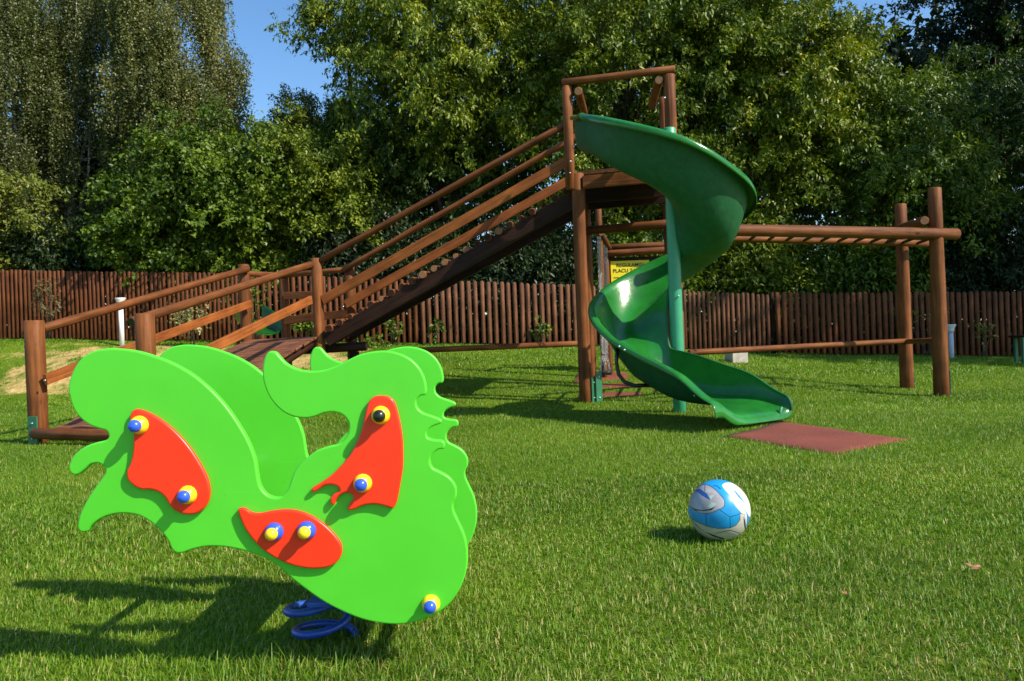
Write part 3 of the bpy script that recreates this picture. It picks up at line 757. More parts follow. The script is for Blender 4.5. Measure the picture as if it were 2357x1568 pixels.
# ================================================================== SWING
SW = empty('swing', (at(1394, 858, 9.5).x, 9.5, 0)); tag(SW, 'swing with silver chains and black seat hanging behind the tower', 'swing')
def chain(p0, p1, name='chain'):
    L = (p1-p0).length; pitch = .030; n = int(L/pitch); d = (p1-p0).normalized()
    V = []; Qs = []; off = 0
    x = d.orthogonal().normalized(); y = d.cross(x)
    for k in range(n):
        c = d*(pitch*(k+.5)); s = x if k % 2 == 0 else y; t = y if k % 2 == 0 else x
        for a in range(8):
            aa = 2*math.pi*a/8; cc = c+d*(.019*math.cos(aa))+s*(.012*math.sin(aa)); rd_ = (d*math.cos(aa)+s*math.sin(aa))
            for b_ in range(4):
                bb = 2*math.pi*b_/4; V.append(cc+(rd_*math.cos(bb)+t*math.sin(bb))*.0042)
        for a in range(8):
            for b_ in range(4):
                Qs.append((off+a*4+b_, off+a*4+(b_+1) % 4, off+((a+1) % 8)*4+(b_+1) % 4, off+((a+1) % 8)*4+b_))
        off += 32
    me = npmesh(name, np.array([tuple(v) for v in V]), np.array(Qs), np.arange(len(Qs))*4, smooth=True); me.materials.append(STEEL)
    return link(name, me, SW, Matrix.Translation(p0))
for (u0, v0, u1, v1, Y) in ((1376, 545, 1386, 820, 9.3), (1381, 545, 1389, 820, 9.32), (1391, 565, 1394, 820, 9.72), (1396, 570, 1398, 820, 9.74)):
    chain(at(u0, v0, Y), at(u1, v1, Y))
for (u0, u1, Y) in ((1386, 1382, 9.3), (1389, 1394, 9.32), (1394, 1391, 9.72), (1398, 1404, 9.74)): chain(at(u0, 820, Y), at(u1, 857, Y))
sp = (at(1382, 858, 9.3)+at(1404, 858, 9.74))*.5
box('seat', sp, (.17, .5, .035), SW, BLACKP, R(-8), .01)

# ================================================================== SIGN
SG = empty('notice_board', (at(1455, 700, 11.0).x, 11.0, tz(1.7, 11))); tag(SG, 'wooden notice board with a yellow sign behind the slide', 'notice board')
for u in (1396, 1535):
    p = at(u, 650, 11.0); log('post', (p.x, 11.0, tz(p.x, 11)-.1), (p.x, 11.0, at(u, 585, 11).z), .05, SG)
log('header_log', at(1388, 585, 10.98), at(1560, 574, 10.9), .05, SG)
log('header_log', at(1400, 570, 11.15), at(1560, 562, 11.1), .045, SG)
c = at(1467, 655, 11.0); bw = .80; bh = .9
board = box('board', Vector((c.x, 11.02, c.z-.05)), (bw, .03, bh), SG, DARKW, 0)
yc = at(1452, 660, 10.99); yw = .56; yh = .72
ytop = at(1452, 600, 10.99).z
YS = plain('yellow_sign', (.78, .66, .01), .5, var=.04)
ypan = box('sign_panel', Vector((yc.x, 10.995, ytop-yh/2)), (yw, .008, yh), SG, YS, 0, .001)
def text(body, size, loc, parent, mat, extr=.0008, name='lettering'):
    cu = bpy.data.curves.new(name, 'FONT'); cu.body = body; cu.size = size; cu.align_x = 'CENTER'; cu.extrude = extr; cu.offset = size*.015
    t = bpy.data.objects.new('t', cu); COL.objects.link(t); bpy.context.view_layer.update()
    me = bpy.data.meshes.new_from_object(t.evaluated_get(bpy.context.evaluated_depsgraph_get())); me.name = name
    bpy.data.objects.remove(t); bpy.data.curves.remove(cu)
    me.materials.clear(); me.materials.append(mat)
    return link(name, me, parent, Matrix.Translation(loc) @ Matrix.Rotation(R(90), 4, 'X'))
text('REGULAMIN', .072, Vector((yc.x, 10.989, ytop-.085)), ypan, BLACKP)
text('PLACU ZABAW', .072, Vector((yc.x, 10.989, ytop-.165)), ypan, BLACKP)
bm = bmesh.new()
for k in range(11):
    wl = yw*random.uniform(.7, .88); boxbm(bm, -(yw*.88-wl)/2, 0, -k*.045, wl, .001, .012, 0)
link('fine_print', bm_mesh('fine_print', bm, BLACKP), ypan, Matrix.Translation((yc.x, 10.9895, ytop-.24)))

# ================================================================== BOLLARD LAMPS, BLOCK, BENCH, SMALL SLIDE
def lamp(u, vb, vt, Y, mat, label):
    p = at(u, vb, Y); top = at(u, vt, Y); zb = tz(p.x, Y)-.05; h = top.z-p.z; zb = p.z
    E = empty('bollard_lamp', (p.x, Y, zb)); tag(E, label, 'garden lamp', 'bollard lamps along the fence')
    bm = bmesh.new(); tubebm(bm, [(0, 0, -.15), (0, 0, h*.82)], .045, 20)
    link('lamp_post', bm_mesh('lamp_post', bm, mat), E, Matrix.Translation((p.x, Y, zb)))
    bm = bmesh.new(); tubebm(bm, [(0, 0, h*.8), (0, 0, h*.86), (0, 0, h*.90), (0, 0, h*.94), (0, 0, h*.985), (0, 0, h)], [.05, .058, .062, .075, .098, .098], 24)
    link('lamp_head', bm_mesh('lamp_head', bm, WHITEL), E, Matrix.Translation((p.x, Y, zb)))
lamp(281, 786, 686, 14.9, WHITEL, 'white bollard lamp standing on the sandy bank')
lamp(2191, 836, 747, 14.6, GREYL, 'grey bollard lamp behind the tall right-hand post')
pc_ = at(1695, 838, 12.6); o = box('concrete_block', Vector((pc_.x, 12.6, pc_.z+.06)), (.27, .3, .30), None, CONC, R(10), .012)
tag(o, 'pale concrete block in the grass behind the low bar', 'block')
BE = empty('park_bench', (at(2345, 850, 13).x+.5, 13, tz(10, 13))); tag(BE, 'green steel-legged bench cut off by the right edge', 'bench')
bx = at(2348, 850, 13).x
for dx in (-.07, .06): box('leg', Vector((bx+dx, 13.0+dx*3, tz(bx, 13)+.2)), (.05, .05, .5), BE, GREENM)
for dx in (1.2, 1.4): box('leg', Vector((bx+dx, 13.0, tz(bx, 13)+.2)), (.05, .05, .5), BE, GREENM)
box('seat', Vector((bx+.72, 13.05, tz(bx, 13)+.46)), (1.46, .42, .04), BE, DARKW)
# small green slide behind the ramp
def small_slide():
    E = empty('small_slide', (at(600, 770, 12.0).x, 12.0, tz(-3.9, 12))); tag(E, 'small green plastic slide behind the ramp', 'slide')
    s = 12.0/F
    a = at(545, 745, 12.9); b_ = at(618, 772, 11.9)
    d = (Vector((b_.x, b_.y, 0))-Vector((a.x, a.y, 0))).normalized(); sd = Vector((-d.y, d.x, 0))
    pr_ = [(-.27, .30), (-.25, .31), (-.23, .28), (-.22, .10), (-.17, .02), (0, 0), (.17, .02), (.22, .10), (.23, .28), (.25, .31), (.27, .30)]
    bm = bmesh.new(); rows = []
    for k in range(14):
        t = k/13; z = .22*(1-t)**1.2; hk = 1-.15*ss((t-.8)/.2)
        base = Vector((b_.x, b_.y, 0))-d*(.8*(1-t))
        rows.append([bm.verts.new(base+sd*(r_*1.05)+Vector((0, 0, b_.z+z+zz*hk))) for r_, zz in pr_])
    for A, B in zip(rows, rows[1:]):
        for a2 in range(len(pr_)-1): bm.faces.new((A[a2], A[a2+1], B[a2+1], B[a2])).smooth = True
    bmesh.ops.solidify(bm, geom=bm.faces[:], thickness=.012)
    bmesh.ops.recalc_face_normals(bm, faces=bm.faces)
    link('chute', bm_mesh('chute', bm, SLIDE), E)
    g = Vector((b_.x, b_.y, 0))-d*.75
    for s2 in (-.2, .2):
        p = g+sd*s2; log('leg', (p.x, p.y, tz(p.x, p.y)-.1), (p.x, p.y, b_.z+.2), .035, E)
small_slide()

# ================================================================== FENCE
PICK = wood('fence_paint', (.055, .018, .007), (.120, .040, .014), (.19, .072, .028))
PICK_SUN = wood('fence_paint_sunlit', (.080, .032, .016), (.16, .068, .034), (.25, .115, .060))  # lighter copy of the fence brown; sunlight is painted into the tone
def fence(name, u0, Y0, u1, Y1, v0, v1, pitch, w, mat, label):
    a = at(u0, v0, Y0); b_ = at(u1, v1, Y1); L = math.hypot(b_.x-a.x, b_.y-a.y); n = int(L/pitch)
    ang = math.atan2(b_.y-a.y, b_.x-a.x)
    E = empty(name, (a.x, a.y, 0)); tag(E, label, 'fence', 'runs of brown picket fence round the playground')
    V = []; LP = []; ST = []; off = 0; ls = 0
    cs_, sn = math.cos(ang), math.sin(ang)
    for k in range(n):
        s = (k+.5)*pitch+random.uniform(-.006, .006); t = s/L
        x0 = a.x+cs_*s; y0 = a.y+sn*s; zt = a.z+(b_.z-a.z)*t+random.uniform(-.012, .012); zb = tz(x0, y0)+.05
        lean = random.uniform(-.006, .006); dz = random.uniform(-.004, .004)
        pf = []
        hw = w/2*random.uniform(.94, 1.05)
        ol = [(-hw, zb), (hw, zb), (hw, zt-hw)]+[(hw*math.cos(q_), zt-hw+hw*math.sin(q_)) for q_ in (.5, 1.05, 1.57, 2.09, 2.64)]+[(-hw, zt-hw)]
        m_ = len(ol)
        for (yy) in (-.016, .012):
            for (xx, zz) in ol:
                xx2 = xx+lean*(zz-zb)
                V.append((x0+cs_*xx2-sn*(yy+dz), y0+sn*xx2+cs_*(yy+dz), zz))
        # raised middle ridge on the front (half-round pale)
        for zz in (zb, zt-hw*.3): V.append((x0+cs_*lean*(zz-zb)-sn*(-.022+dz), y0+sn*lean*(zz-zb)+cs_*(-.022+dz), zz))
        r0 = off+2*m_; r1_ = r0+1
        fl = []
        # front: fan to the ridge
        fl.append([off+0, r0, r1_, off+m_-1]); fl.append([r0, off+1, off+2, r1_])
        for j in range(2, m_-1): fl.append([r1_, off+j, off+j+1])
        fl.append([off+j_ for j_ in range(2*m_-1, m_-1, -1)] if False else [off+m_+j_ for j_ in range(m_)][::-1])
        for j in range(m_):
            j2 = (j+1) % m_; fl.append([off+j, off+m_+j, off+m_+j2, off+j2])
        for f in fl: ST.append(ls); LP += f; ls += len(f)
        off += 2*m_+2
    me = npmesh('pickets', np.array(V)-np.array([a.x, a.y, 0]), LP, ST)
    me.materials.append(mat)
    link('pickets', me, E, Matrix.Translation((a.x, a.y, 0)))
    for fz in (.22, .78):
        pa = Vector((a.x, a.y, 0)); pb_ = Vector((b_.x, b_.y, 0)); k = 6
        for j in range(k):
            p = pa.lerp(pb_, j/k); q_ = pa.lerp(pb_, (j+1)/k)
            zp = tz(p.x, p.y)+.05; zq = tz(q_.x, q_.y)+.05
            ztp = a.z+(b_.z-a.z)*j/k; ztq = a.z+(b_.z-a.z)*(j+1)/k
            o_ = Vector((-sn, cs_, 0))*.045
            plank('rail', Vector((p.x, p.y, zp+(ztp-zp)*fz))+o_, Vector((q_.x, q_.y, zq+(ztq-zq)*fz))+o_, .07, .045, E, DARKW)
    npst = max(2, int(L/2.4))
    for j in range(npst+1):
        t = j/npst; x0 = a.x+(b_.x-a.x)*t-sn*.12; y0 = a.y+(b_.y-a.y)*t+cs_*.12
        log('post', (x0, y0, tz(x0, y0)-.1), (x0, y0, a.z+(b_.z-a.z)*t+.02), .045, E, DARKW, seg=10)
fence('picket_fence', -230, 16.5, 566, 15.7, 618, 629, .098, .066, PICK, 'dark red picket fence run along the top of the sandy bank')
fence('picket_fence', 570, 15.7, 960, 15.6, 630, 645, .125, .078, PICK, 'picket fence run seen between the ramp posts')
fence('picket_fence', 962, 15.62, 1556, 16.1, 642, 664, .137, .092, PICK_SUN, 'sunlit picket fence run behind the sloped log ladder')
fence('picket_fence', 1558, 16.1, 1776, 15.6, 668, 678, .098, .072, PICK_SUN, 'short light brown picket fence run beside the slide pole')
fence('picket_fence', 1782, 15.6, 2640, 16.3, 674, 668, .135, .092, PICK, 'darker picket fence run behind the monkey bars')

# ================================================================== LEAVES / TREES
def unit(a): return a/np.maximum(np.linalg.norm(a, axis=-1, keepdims=True), 1e-9)
def leafmesh(name, P, D, Nn, L, W, tint, mat):
    n = len(P); D = unit(D); S = unit(np.cross(D, Nn)); Nn = unit(np.cross(S, D))
    L = L[:, None]; W = W[:, None]
    v0 = P; v1 = P+D*L*.45+S*W*.5+Nn*W*.14; v2 = P+D*L-Nn*L*.10; v3 = P+D*L*.45-S*W*.5+Nn*W*.14
    V = np.stack([v0, v1, v2, v3], 1).reshape(-1, 3)
    q_ = np.arange(n)*4
    T = np.stack([q_, q_+1, q_+2, q_, q_+2, q_+3], 1)
    me = npmesh(name, V, T, np.arange(2*n)*3, tint=np.repeat(tint, 4)); me.materials.append(mat)
    return me
def sprigs(C, OUT, nl, sl, ll, droop=.5, spread=.9, tb=None, rnd=None):
    """nl leaves round each twig"""
    n = len(C); rnd = rnd or rng
    A = unit(OUT+rnd.normal(0, .45, (n, 3))+np.array([0, 0, -droop*.6]))
    t = rnd.random((n, nl))**.8
    P = C[:, None]+A[:, None]*t[..., None]*sl+rnd.normal(0, sl*.10, (n, nl, 3))
    D = A[:, None]*.6+rnd.normal(0, spread, (n, nl, 3))+np.array([0, 0, -droop])
    Nn = np.array([0, 0, 1.0])+rnd.normal(0, .55, (n, nl, 3))+OUT[:, None]*.55
    T = (rnd.random((n, 1)) if tb is None else tb[:, None])*.6+rnd.random((n, nl))*.4
    LL = ll*rnd.uniform(.65, 1.2, (n, nl))
    return P.reshape(-1, 3), D.reshape(-1, 3), Nn.reshape(-1, 3), LL.ravel(), T.ravel()
def limbs(E, name, base, tops, r0, mat, org):
    bm = bmesh.new()
    base = Vector(base); c = Vector(tops[0])
    mid = base.lerp(c, .5)+Vector((random.uniform(-.2, .2), random.uniform(-.2, .2), 0))
    k = 8; path = []; rad = []
    for j in range(k+1):
        t = j/k; p = base.lerp(mid, t*2) if t < .5 else mid.lerp(c, t*2-1)
        path.append(p+Vector((.06*math.sin(j*1.7), .05*math.cos(j*2.1), 0))-Vector(org)); rad.append(r0*(1.15-.8*t))
    tubebm(bm, path, rad, 9)
    for tp in tops[1:]:
        s = random.uniform(.3, .8); p0 = Vector(path[int(s*k)]); p1 = Vector(tp)-Vector(org)
        pm_ = p0.lerp(p1, .5)+Vector((random.uniform(-.2, .2), random.uniform(-.2, .2), .15))
        r_ = r0*.4*(1.2-s)
        tubebm(bm, [p0, p0.lerp(pm_, .5), pm_, pm_.lerp(p1, .5), p1], [r_, r_*.85, r_*.65, r_*.45, r_*.2], 6)
    return link(name, bm_mesh(name, bm, mat), E, Matrix.Translation(org))
def tree(name, label, cat, u, v, ru, rv, Y, ry, nlobe, lobe_r, nspr, nl, ll, mat, droop=.5, base_u=None, r0=.14, aspect=.42, front=.75, sl=.42, top_v=None, seed=0, bark=None, group='trees behind the fence', nlimb=8):
    rn = np.random.default_rng(seed+100)
    if cat == 'tree' and group != 'dark trees of the rear row': nlobe = int(nlobe*1.9); lobe_r *= .66; nspr = int(nspr*1.22); ll *= .78; sl *= .8
    c = at(u, v, Y); s = Y/F; Rx, Rz = ru*s, rv*s
    cx, cy, cz = c
    # lobes on the ellipsoid
    d = unit(rn.normal(0, 1, (nlobe, 3))); d[:, 1] = np.where(rn.random(nlobe) < front, -np.abs(d[:, 1]), np.abs(d[:, 1]))
    rad = rn.uniform(.35, 1.12, nlobe)**.7
    LC = np.array([cx, cy, cz])+d*np.array([Rx, ry, Rz])*rad[:, None]*.92
    LR = lobe_r*rn.uniform(.6, 1.25, nlobe)
    idx = rn.integers(0, nlobe, nspr)
    o = unit(rn.normal(0, 1, (nspr, 3))+np.array([.3, -.5, .75]))
    lobet = rn.random(nlobe)
    shell = rn.uniform(.35, 1.0, nspr)**.45
    C = LC[idx]+o*LR[idx][:, None]*shell[:, None]*np.array([1.1, 1.0, .8])
    tcl = None
    if cat == 'tree' and group != 'dark trees of the rear row':
        per = 20; nb2 = nspr//per
        # leafy boughs: sprays that leave the crown outward, then sag
        bi = rn.integers(0, nlobe, nb2); b0 = LC[bi]+rn.normal(0, .5, (nb2, 3))*LR[bi][:, None]
        bd = unit(np.stack([b0[:, 0]-cx, (b0[:, 1]-cy)-.9, (b0[:, 2]-cz)*.35], -1)*.6/max(Rx, .5)+rn.normal(0, .6, (nb2, 3))*np.array([1, 1, .4])+np.array([0, -.35, .12]))
        bl_ = rn.uniform(.55, 1.25, nb2)*(1.0+.55*(Rx > 1.5))*.85
        tt = rn.random((nb2, per))**.75
        C = b0[:, None]+bd[:, None]*bl_[:, None, None]*tt[..., None]-np.array([0, 0, 1.0])*(tt**2*bl_[:, None]*.28*(1+droop))[..., None]
        C = C+rn.normal(0, 1, C.shape)*np.array([.11, .11, .055])*(1.25-tt*.7)[..., None]
        C = C.reshape(-1, 3); o = np.repeat(bd, per, 0)+rn.normal(0, .3, (nb2*per, 3)); idx = np.repeat(bi, per); tcl = np.repeat(rn.random(nb2), per)
    keep = C[:, 2] > terr(C[:, 0], C[:, 1])+.12
    keep &= ~((C[:, 1] < 16.45) & (C[:, 2] < 1.9)) if cat != 'shrub' else True
    C = C[keep]; o = o[keep]; idx = idx[keep]
    tb = np.clip(lobet[idx]*.45+(tcl[keep] if tcl is not None else rn.random(len(C)))*.45+rn.random(len(C))*.2-.05, 0, 1)
    P, D, Nn, LL, T = sprigs(C, o, nl, sl, ll, droop, tb=tb, rnd=rn)
    bx_ = at(base_u, v, Y).x if base_u is not None else cx
    org = (bx_, Y+.3, tz(bx_, Y+.3))
    E = empty(name, org); tag(E, label, cat, group)
    me = leafmesh('crown', P-np.array(org), D, Nn, LL, LL*aspect, T, mat)
    link('crown', me, E, Matrix.Translation(org))
    tops = [(cx, cy, cz+Rz*.5)]+[tuple(LC[k]) for k in range(min(nlimb, nlobe))]
    limbs(E, 'trunk', (org[0], org[1], org[2]-.2), tops, r0, bark or BARK, org)
    return E
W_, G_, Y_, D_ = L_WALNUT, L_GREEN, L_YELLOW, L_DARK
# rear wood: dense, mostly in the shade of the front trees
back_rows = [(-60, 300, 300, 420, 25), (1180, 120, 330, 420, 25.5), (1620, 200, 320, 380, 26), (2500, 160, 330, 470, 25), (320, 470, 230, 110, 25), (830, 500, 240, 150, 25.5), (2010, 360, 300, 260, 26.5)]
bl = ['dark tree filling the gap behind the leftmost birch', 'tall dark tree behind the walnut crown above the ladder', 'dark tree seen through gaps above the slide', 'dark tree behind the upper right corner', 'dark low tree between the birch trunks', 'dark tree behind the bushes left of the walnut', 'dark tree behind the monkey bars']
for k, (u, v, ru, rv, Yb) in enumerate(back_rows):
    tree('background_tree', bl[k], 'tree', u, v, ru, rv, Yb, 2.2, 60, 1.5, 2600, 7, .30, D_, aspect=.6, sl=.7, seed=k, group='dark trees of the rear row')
# front trees
tree('walnut_tree', 'tall walnut tree with drooping twigs against the blue sky gap', 'tree', 1035, 165, 225, 300, 19.5, 2.3, 58, .75, 5200, 9, .165, W_, droop=.9, seed=21, r0=.2)
tree('walnut_tree', 'walnut with a spray of twigs reaching into the large sky gap', 'tree', 800, 55, 72, 95, 20.4, .8, 16, .5, 1000, 9, .16, W_, droop=.9, seed=36, r0=.1)
tree('walnut_tree', 'dark walnut tree low behind the sloped ladder', 'tree', 1010, 470, 280, 200, 20.2, 1.8, 44, .8, 3300, 9, .16, L_SHADED, droop=.8, seed=22, r0=.18)
tree('walnut_tree', 'yellowish walnut tree above the tower posts', 'tree', 1420, 190, 260, 300, 19.0, 2.2, 62, .8, 6000, 9, .165, W_, droop=.8, seed=23, r0=.2)
tree('walnut_tree', 'walnut tree behind the top of the spiral slide', 'tree', 1725, 255, 185, 300, 18.6, 2.0, 60, .75, 6000, 9, .16, W_, droop=.7, seed=24, r0=.2)
tree('walnut_tree', 'walnut tree above the monkey bars below the small sky gap', 'tree', 2015, 385, 180, 225, 18.8, 1.9, 54, .75, 5000, 9, .155, G_, droop=.6, seed=25, r0=.18)
tree('walnut_tree', 'green tree behind the tall right posts', 'tree', 2290, 350, 150, 240, 19.4, 1.8, 44, .75, 3600, 9, .15, L_SHADED, droop=.6, seed=26, r0=.18)
tree('oak_tree', 'very dark tree in the upper right corner', 'tree', 2300, 40, 160, 130, 22.5, 2.0, 44, .9, 3600, 9, .15, D_, droop=.2, seed=27, r0=.25, aspect=.6)
tree('round_tree', 'pale yellowish tree below the large sky gap', 'tree', 712, 335, 88, 92, 22.0, 1.3, 30, .6, 2600, 10, .13, Y_, droop=.3, seed=28, r0=.15)
tree('walnut_tree', 'small dark-topped tree beside the yellowish tree', 'tree', 805, 325, 60, 110, 21.0, 1.0, 18, .55, 1100, 9, .14, G_, droop=.6, seed=29, r0=.12)
tree('hazel_tree', 'broad green hazel in front of the birches', 'tree', 525, 445, 150, 155, 18.2, 1.7, 44, .7, 4200, 9, .14, G_, droop=.4, seed=30, r0=.12, aspect=.6)
tree('hazel_tree', 'olive green hazel left of the walnut', 'tree', 735, 465, 115, 170, 18.4, 1.6, 40, .7, 3600, 9, .14, W_, droop=.6, seed=31, r0=.12, aspect=.5)
tree('hazel_tree', 'green hazel seen through the tower under its platform', 'tree', 1450, 480, 130, 80, 19.6, 1.0, 22, .6, 1500, 9, .14, W_, droop=.5, seed=35, r0=.08)
tree('chestnut_tree', 'bright yellow-green tree at the left edge over the fence', 'tree', 10, 510, 80, 110, 17.4, .9, 22, .42, 1500, 9, .15, Y_, droop=.5, seed=32, r0=.1, aspect=.45)
tree('maple_sapling', 'bright green maple sapling just above the fence', 'tree', 325, 565, 62, 52, 17.2, .6, 16, .32, 760, 9, .14, G_, droop=.3, seed=33, r0=.06, aspect=.75, sl=.3)
for k, (u, v, ru, rv, lb, mt) in enumerate([(120, 600, 130, 70, 'low dark bush under the birches at the left', D_), (480, 600, 130, 60, 'low bush behind the ramp rails', G_), (850, 590, 170, 75, 'low bush behind the top of the fence left of the ladder', D_), (1180, 610, 160, 70, 'dark low bush below the ladder', D_), (1480, 600, 150, 80, 'low bush behind the notice board', G_), (1720, 590, 140, 85, 'leafy low bush right of the slide', W_), (1960, 600, 140, 80, 'low bush under the monkey bars', G_), (2220, 590, 170, 100, 'dark low bush at the right end of the fence', D_)]):
    tree('bush', lb, 'bush', u, v+35, ru, rv+30, 17.7, .9, 40, .5, 2600, 9, .13, mt, droop=.5, seed=40+k, r0=.05, group='bushes behind the fence')
# trees out of frame on the right whose shade falls on the fence
tree('roadside_tree', 'dark tree standing beyond the right edge', 'tree', 3613, -490, 456, 490, 11.5, 2.6, 60, 1.0, 4600, 8, .22, D_, aspect=.6, seed=60, r0=.2, front=.5)
tree('roadside_tree', 'second dark tree beyond the right edge', 'tree', 3820, -714, 437, 437, 14.0, 3.0, 60, 1.0, 4600, 8, .22, D_, aspect=.6, seed=61, r0=.2, front=.5)

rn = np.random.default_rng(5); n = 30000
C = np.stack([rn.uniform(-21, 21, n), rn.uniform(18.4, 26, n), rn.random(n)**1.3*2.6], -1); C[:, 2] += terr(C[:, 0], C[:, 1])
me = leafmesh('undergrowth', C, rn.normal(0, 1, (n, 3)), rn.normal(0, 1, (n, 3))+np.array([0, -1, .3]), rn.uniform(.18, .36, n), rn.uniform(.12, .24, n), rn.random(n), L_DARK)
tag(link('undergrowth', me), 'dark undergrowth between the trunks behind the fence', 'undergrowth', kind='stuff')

# birches: hanging strands
def birch(label, u, v, ru, rv, Y, ry, nstr, base_u, seed, tr=.16, tk=1.0):
    rn = np.random.default_rng(seed); s = Y/F; c = np.array(at(u, v, Y)); Rr = np.array([ru*s, ry, rv*s])
    nb_ = 95
    d = unit(rn.normal(0, 1, (nb_, 3))); d[:, 1] = np.where(rn.random(nb_) < .75, -abs(d[:, 1]), abs(d[:, 1]))
    B = c+d*Rr*(rn.uniform(.35, 1, (nb_, 1))**.5)*.95
    idx = rn.integers(0, nb_, nstr); lt = rn.random(nb_)
    S0 = B[idx]+rn.normal(0, 1, (nstr, 3))*np.array([.19, .18, .20])
    Ls = rn.uniform(.6, 2.1, nstr)
    nl = 52
    t = rn.random((nstr, nl))
    sway = rn.normal(0, .10, (nstr, 1, 3))*np.array([1, 1, 0])
    P = S0[:, None]+np.array([0, 0, -1.0])*t[..., None]*Ls[:, None, None]+sway*t[..., None]+rn.normal(0, .045, (nstr, nl, 3))
    D = rn.normal(0, .7, (nstr, nl, 3))+np.array([0, 0, -.6]); Nn = rn.normal(0, .6, (nstr, nl, 3))+np.array([.3, -.7, .5])
    T = np.clip(lt[idx][:, None]*.40+rn.random((nstr, 1))*.35+rn.random((nstr, nl))*.25, 0, 1)
    T = T*tk; LL = .058*rn.uniform(.7, 1.25, (nstr, nl))
    bx_ = at(base_u, 600, Y).x; org = (bx_, Y, tz(bx_, Y)); E = empty('birch_tree', org); tag(E, label, 'birch tree', 'trees behind the fence')
    me = leafmesh('crown', P.reshape(-1, 3)-np.array(org), D.reshape(-1, 3), Nn.reshape(-1, 3), LL.ravel(), LL.ravel()*.75, T.ravel(), L_BIRCH)
    link('crown', me, E, Matrix.Translation(org))
    limbs(E, 'trunk', (org[0], org[1], org[2]-.2), [(c[0], c[1], c[2]+Rr[2]*.7)]+[tuple(B[k]) for k in range(12)], tr, BIRCHB, org)
birch('largest weeping birch, its right edge against the sky', 415, 150, 165, 330, 21.0, 2.0, 3000, 240, 71, .17)
birch('weeping birch second from the left', 200, 210, 150, 360, 21.6, 1.8, 2300, 155, 72, .15, .62)
birch('birch at the left edge with a white trunk foot', 20, 200, 130, 380, 20.6, 1.8, 2000, 82, 73, .14, .6)
birch('slim birch whose branches hang above the hazel', 465, 290, 85, 120, 20.4, 1.2, 900, 350, 74, .09)

# plants at the fence
def plant(u, v, ru, rv, Y, n, ll, mat, label, seed, cat='shrub'):
    rn = np.random.default_rng(seed); s = Y/F; c = np.array(at(u, v, Y)); n_ = n
    C = c+unit(rn.normal(0, 1, (n_, 3)))*np.array([ru*s, min(.25, ru*s), rv*s])*rn.uniform(.3, 1, (n_, 1))
    C[:, 2] = np.maximum(C[:, 2], terr(C[:, 0], C[:, 1])+.03)
    P, D, Nn, LL, T = sprigs(C, unit(C-c+np.array([0, -.3, .2])), 7, .16, ll, .3, rnd=rn)
    org = (c[0], c[1], tz(c[0], c[1])); E = empty('climbing_plant' if cat == 'climber' else 'shrub', org); tag(E, label, cat, 'plants at the foot of the fence')
    link('foliage', leafmesh('foliage', P-np.array(org), D, Nn, LL, LL*.6, T, mat), E, Matrix.Translation(org))
    bm = bmesh.new()
    for k in range(6):
        p = C[rn.integers(0, n_)]-np.array(org); tubebm(bm, [(rn.normal(0, .05), 0, -.05), tuple(p*.5+np.array([0, 0, .05])), tuple(p)], [.012, .008, .004], 5)
    link('stem', bm_mesh('stem', bm, BARK), E, Matrix.Translation(org))
L_PALE = leafmat('pale_leaf', [(0, (.10, .14, .03)), (1, (.42, .38, .18))])
L_BRN = leafmat('brownish_leaf', [(0, (.05, .05, .02)), (1, (.16, .12, .05))])
for k, a_ in enumerate([(445, 738, 42, 34, 14.9, 80, .07, L_PALE, 'pale variegated shrub behind the ramp rails', 'shrub'),
    (700, 752, 30, 24, 14.6, 40, .10, G_, 'leafy green shrub below the ramp landing', 'shrub'),
    (905, 755, 14, 26, 15.2, 22, .09, G_, 'green climber on the fence below the ladder', 'climber'),
    (1005, 760, 12, 20, 15.4, 12, .09, G_, 'small green climber on the sunlit fence', 'climber'),
    (1245, 762, 18, 22, 15.7, 18, .09, G_, 'green climber on the fence left of the tower', 'climber'),
    (108, 690, 26, 52, 15.6, 60, .07, L_BRN, 'brownish climber on the fence near the left edge', 'climber'),
    (590, 700, 30, 40, 15.2, 20, .08, G_, 'thin climber on the fence behind the ramp post', 'climber'),
    (2265, 770, 20, 30, 15.7, 14, .08, Y_, 'yellowish climber on the shaded fence', 'climber'),
    (2130, 740, 60, 40, 15.5, 14, .07, Y_, 'sparse yellowish climber between the tall posts', 'climber'),
    (860, 792, 40, 8, 14.9, 40, .08, G_, 'low green weeds at the fence foot', 'shrub')]):
    plant(*a_[:9], 200+k, a_[9])

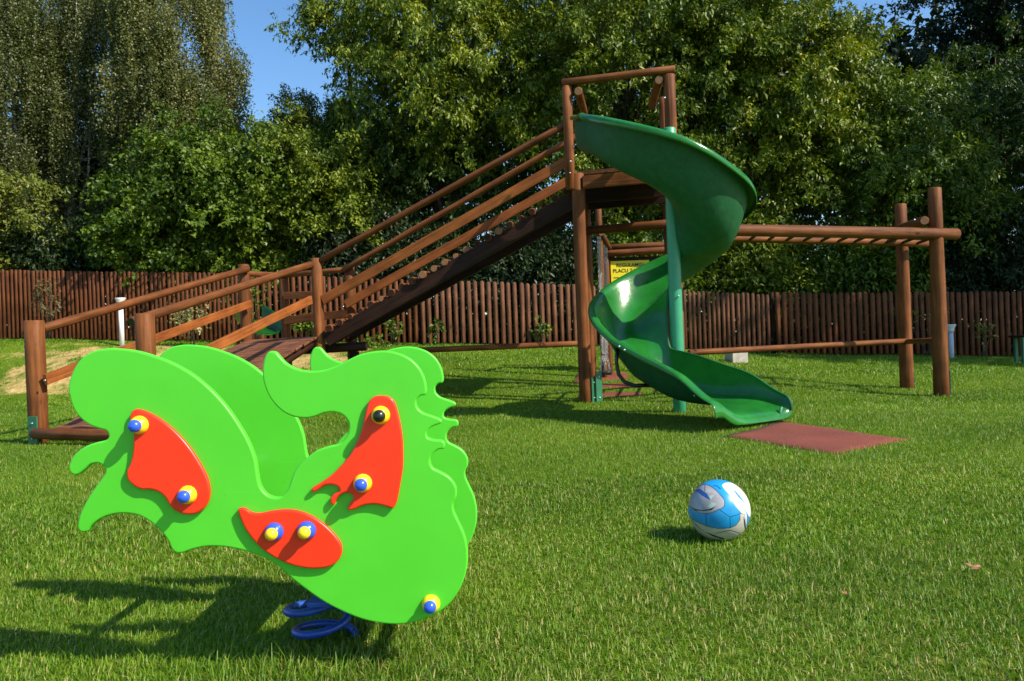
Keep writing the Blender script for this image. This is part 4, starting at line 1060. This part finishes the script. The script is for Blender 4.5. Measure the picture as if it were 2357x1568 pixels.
# ================================================================== GRASS
def inquad(x, y, qd, grow=0):
    c = np.mean(qd, axis=0); pq = [(c[0]+(p[0]-c[0])*(1+grow), c[1]+(p[1]-c[1])*(1+grow)) for p in qd]
    return inpoly(x, y, pq)
def wobble(x, y):
    return (np.sin(x*2.1+y*1.3)+np.sin(x*.9-y*2.7+1)+np.sin(x*5.3+y*4.1)*.6+np.sin(x*3.7-y*6.3+2)*.6)/3.2
VV = []; TT = []; LO = []; ST = []; voff = 0; loff = 0
def grass(y0, y1, dens, hgt, wid, two=True, strawp=.13, margin=.25):
    global voff, loff
    hw = lambda yy: yy*.70+margin
    area = (hw(y1)*2+hw(y0)*2)/2*(y1-y0); n = int(area*dens)
    y = np.sqrt(rng.random(n)*(y1**2-y0**2)+y0**2); x = (rng.random(n)*2-1)*hw(y)
    # clumping
    cl_ = wobble(x*3, y*3)
    keep = rng.random(n) < np.clip(.80+.28*cl_, .35, 1)
    sm_ = sandmask(x, y); keep &= rng.random(n) > sm_*.93
    for qd in MATS: keep &= ~inquad(x, y, qd, -.05-.03*float(rng.random()))
    dx, dy = x-cs.x, y-1.95; keep &= (np.hypot(dx, dy) > .075) | (rng.random(n) < .25)
    x, y, cl_ = x[keep], y[keep], cl_[keep]; n = len(x)
    big = wobble(x*.8, y*.8); 
    h = hgt*rng.uniform(.45, 1.15, n)*(1+.28*wobble(x*1.5+3, y*1.5)); tall = rng.random(n) < .03; h = np.where(tall, h*1.6, h)
    # taller tufts beside the rocker foot
    tuft = np.exp(-((np.hypot(x-cs.x+.0, y-1.80)/.22)**2)); h = h*(1+.7*tuft)
    a = rng.random(n)*2*math.pi; lean = rng.uniform(.2, 1.25, n)
    w_ = wid*rng.uniform(.6, 1.3, n)
    b0 = np.stack([x, y, terr(x, y)-.004], -1)
    dirv = np.stack([np.cos(a), np.sin(a), np.zeros(n)], -1); side = np.stack([-np.sin(a+.4), np.cos(a+.4), np.zeros(n)], -1)
    hv = h[:, None]; lv = lean[:, None]; upv = np.array([0, 0, 1.0])
    mid = b0+dirv*hv*lv*.30+upv*hv*.55; tip = b0+dirv*hv*lv*.95+upv*hv*np.sqrt(np.clip(1-.55*lv**2, .2, 1))
    tnt = np.clip(.42+.18*big+.10*cl_+rng.normal(0, .13, n), 0, .84)
    straw = rng.random(n) < strawp*(1+.8*wobble(x*1.1+5, y*1.1)); tnt = np.where(straw, rng.uniform(.84, 1, n), tnt)
    s2 = side*w_[:, None]*.5
    if two:
        V = np.stack([b0-s2, b0+s2, mid+s2*.85, mid-s2*.85, tip], 1).reshape(-1, 3); k = np.arange(n)*5+voff
        l4 = np.stack([k, k+1, k+2, k+3, k+3, k+2, k+4], 1); st = np.stack([np.arange(n)*7, np.arange(n)*7+4], 1)+loff
        VV.append(V); LO.append(l4.ravel()); ST.append(st.ravel()); TT.append(np.repeat(tnt, 5)); voff += 5*n; loff += 7*n
    else:
        V = np.stack([b0-s2, b0+s2, tip], 1).reshape(-1, 3); k = np.arange(n)*3+voff
        VV.append(V); LO.append(np.stack([k, k+1, k+2], 1).ravel()); ST.append(np.arange(n)*3+loff); TT.append(np.repeat(tnt, 3)); voff += 3*n; loff += 3*n
grass(.75, 2.6, 36000, .027, .0026, strawp=.15, margin=.8)
grass(2.6, 4.0, 19000, .028, .0036, strawp=.11, margin=1.3)
grass(4.0, 7.0, 11000, .030, .0050, False, .07, margin=2.0)
grass(7.0, 11.0, 4200, .034, .0095, False, .05, margin=3.0)
grass(11.0, 17.0, 1800, .045, .016, False, .04, margin=3.5)
me = npmesh('grass', np.concatenate(VV), np.concatenate(LO), np.concatenate(ST), tint=np.concatenate(TT)); me.materials.append(L_GRASS)
tag(link('grass', me), 'short mown grass of the lawn', 'grass', kind='stuff')
print('grass verts', voff)

# fallen leaves on the lawn
L_FALL = plain('dry_leaf', (.27, .13, .05), .7, var=.3, vs=40)
def fallen(u, v, s, label):
    p = G(u, v); bm = bmesh.new()
    ol = [(0, -.5), (.28, -.25), (.34, .05), (.2, .35), (0, .6), (-.2, .35), (-.33, .05), (-.27, -.25)]
    c0 = bm.verts.new((0, 0, .012)); vs = [bm.verts.new((x*s, y*s, .012+.25*s*abs(x)+.1*s*math.sin(y*5))) for x, y in ol]
    for k in range(8): bm.faces.new((c0, vs[k], vs[(k+1) % 8]))
    o = link('fallen_leaf', bm_mesh('fallen_leaf', bm, L_FALL), None, Matrix.Translation((p.x, p.y, tz(p.x, p.y)+.022)) @ Matrix.Rotation(random.random()*6, 4, 'Z'))
    tag(o, label, 'leaf', 'dry leaves lying in the grass')
fallen(2250, 1335, .036, 'largest dry brown leaf, in the grass right of the ball')
fallen(2232, 1330, .03, 'small dry leaf touching the large brown one')
fallen(1292, 940, .07, 'dry leaf in the grass left of the tower foot')
fallen(1945, 1395, .02, 'tiny pale leaf between the ball and the large brown leaf')
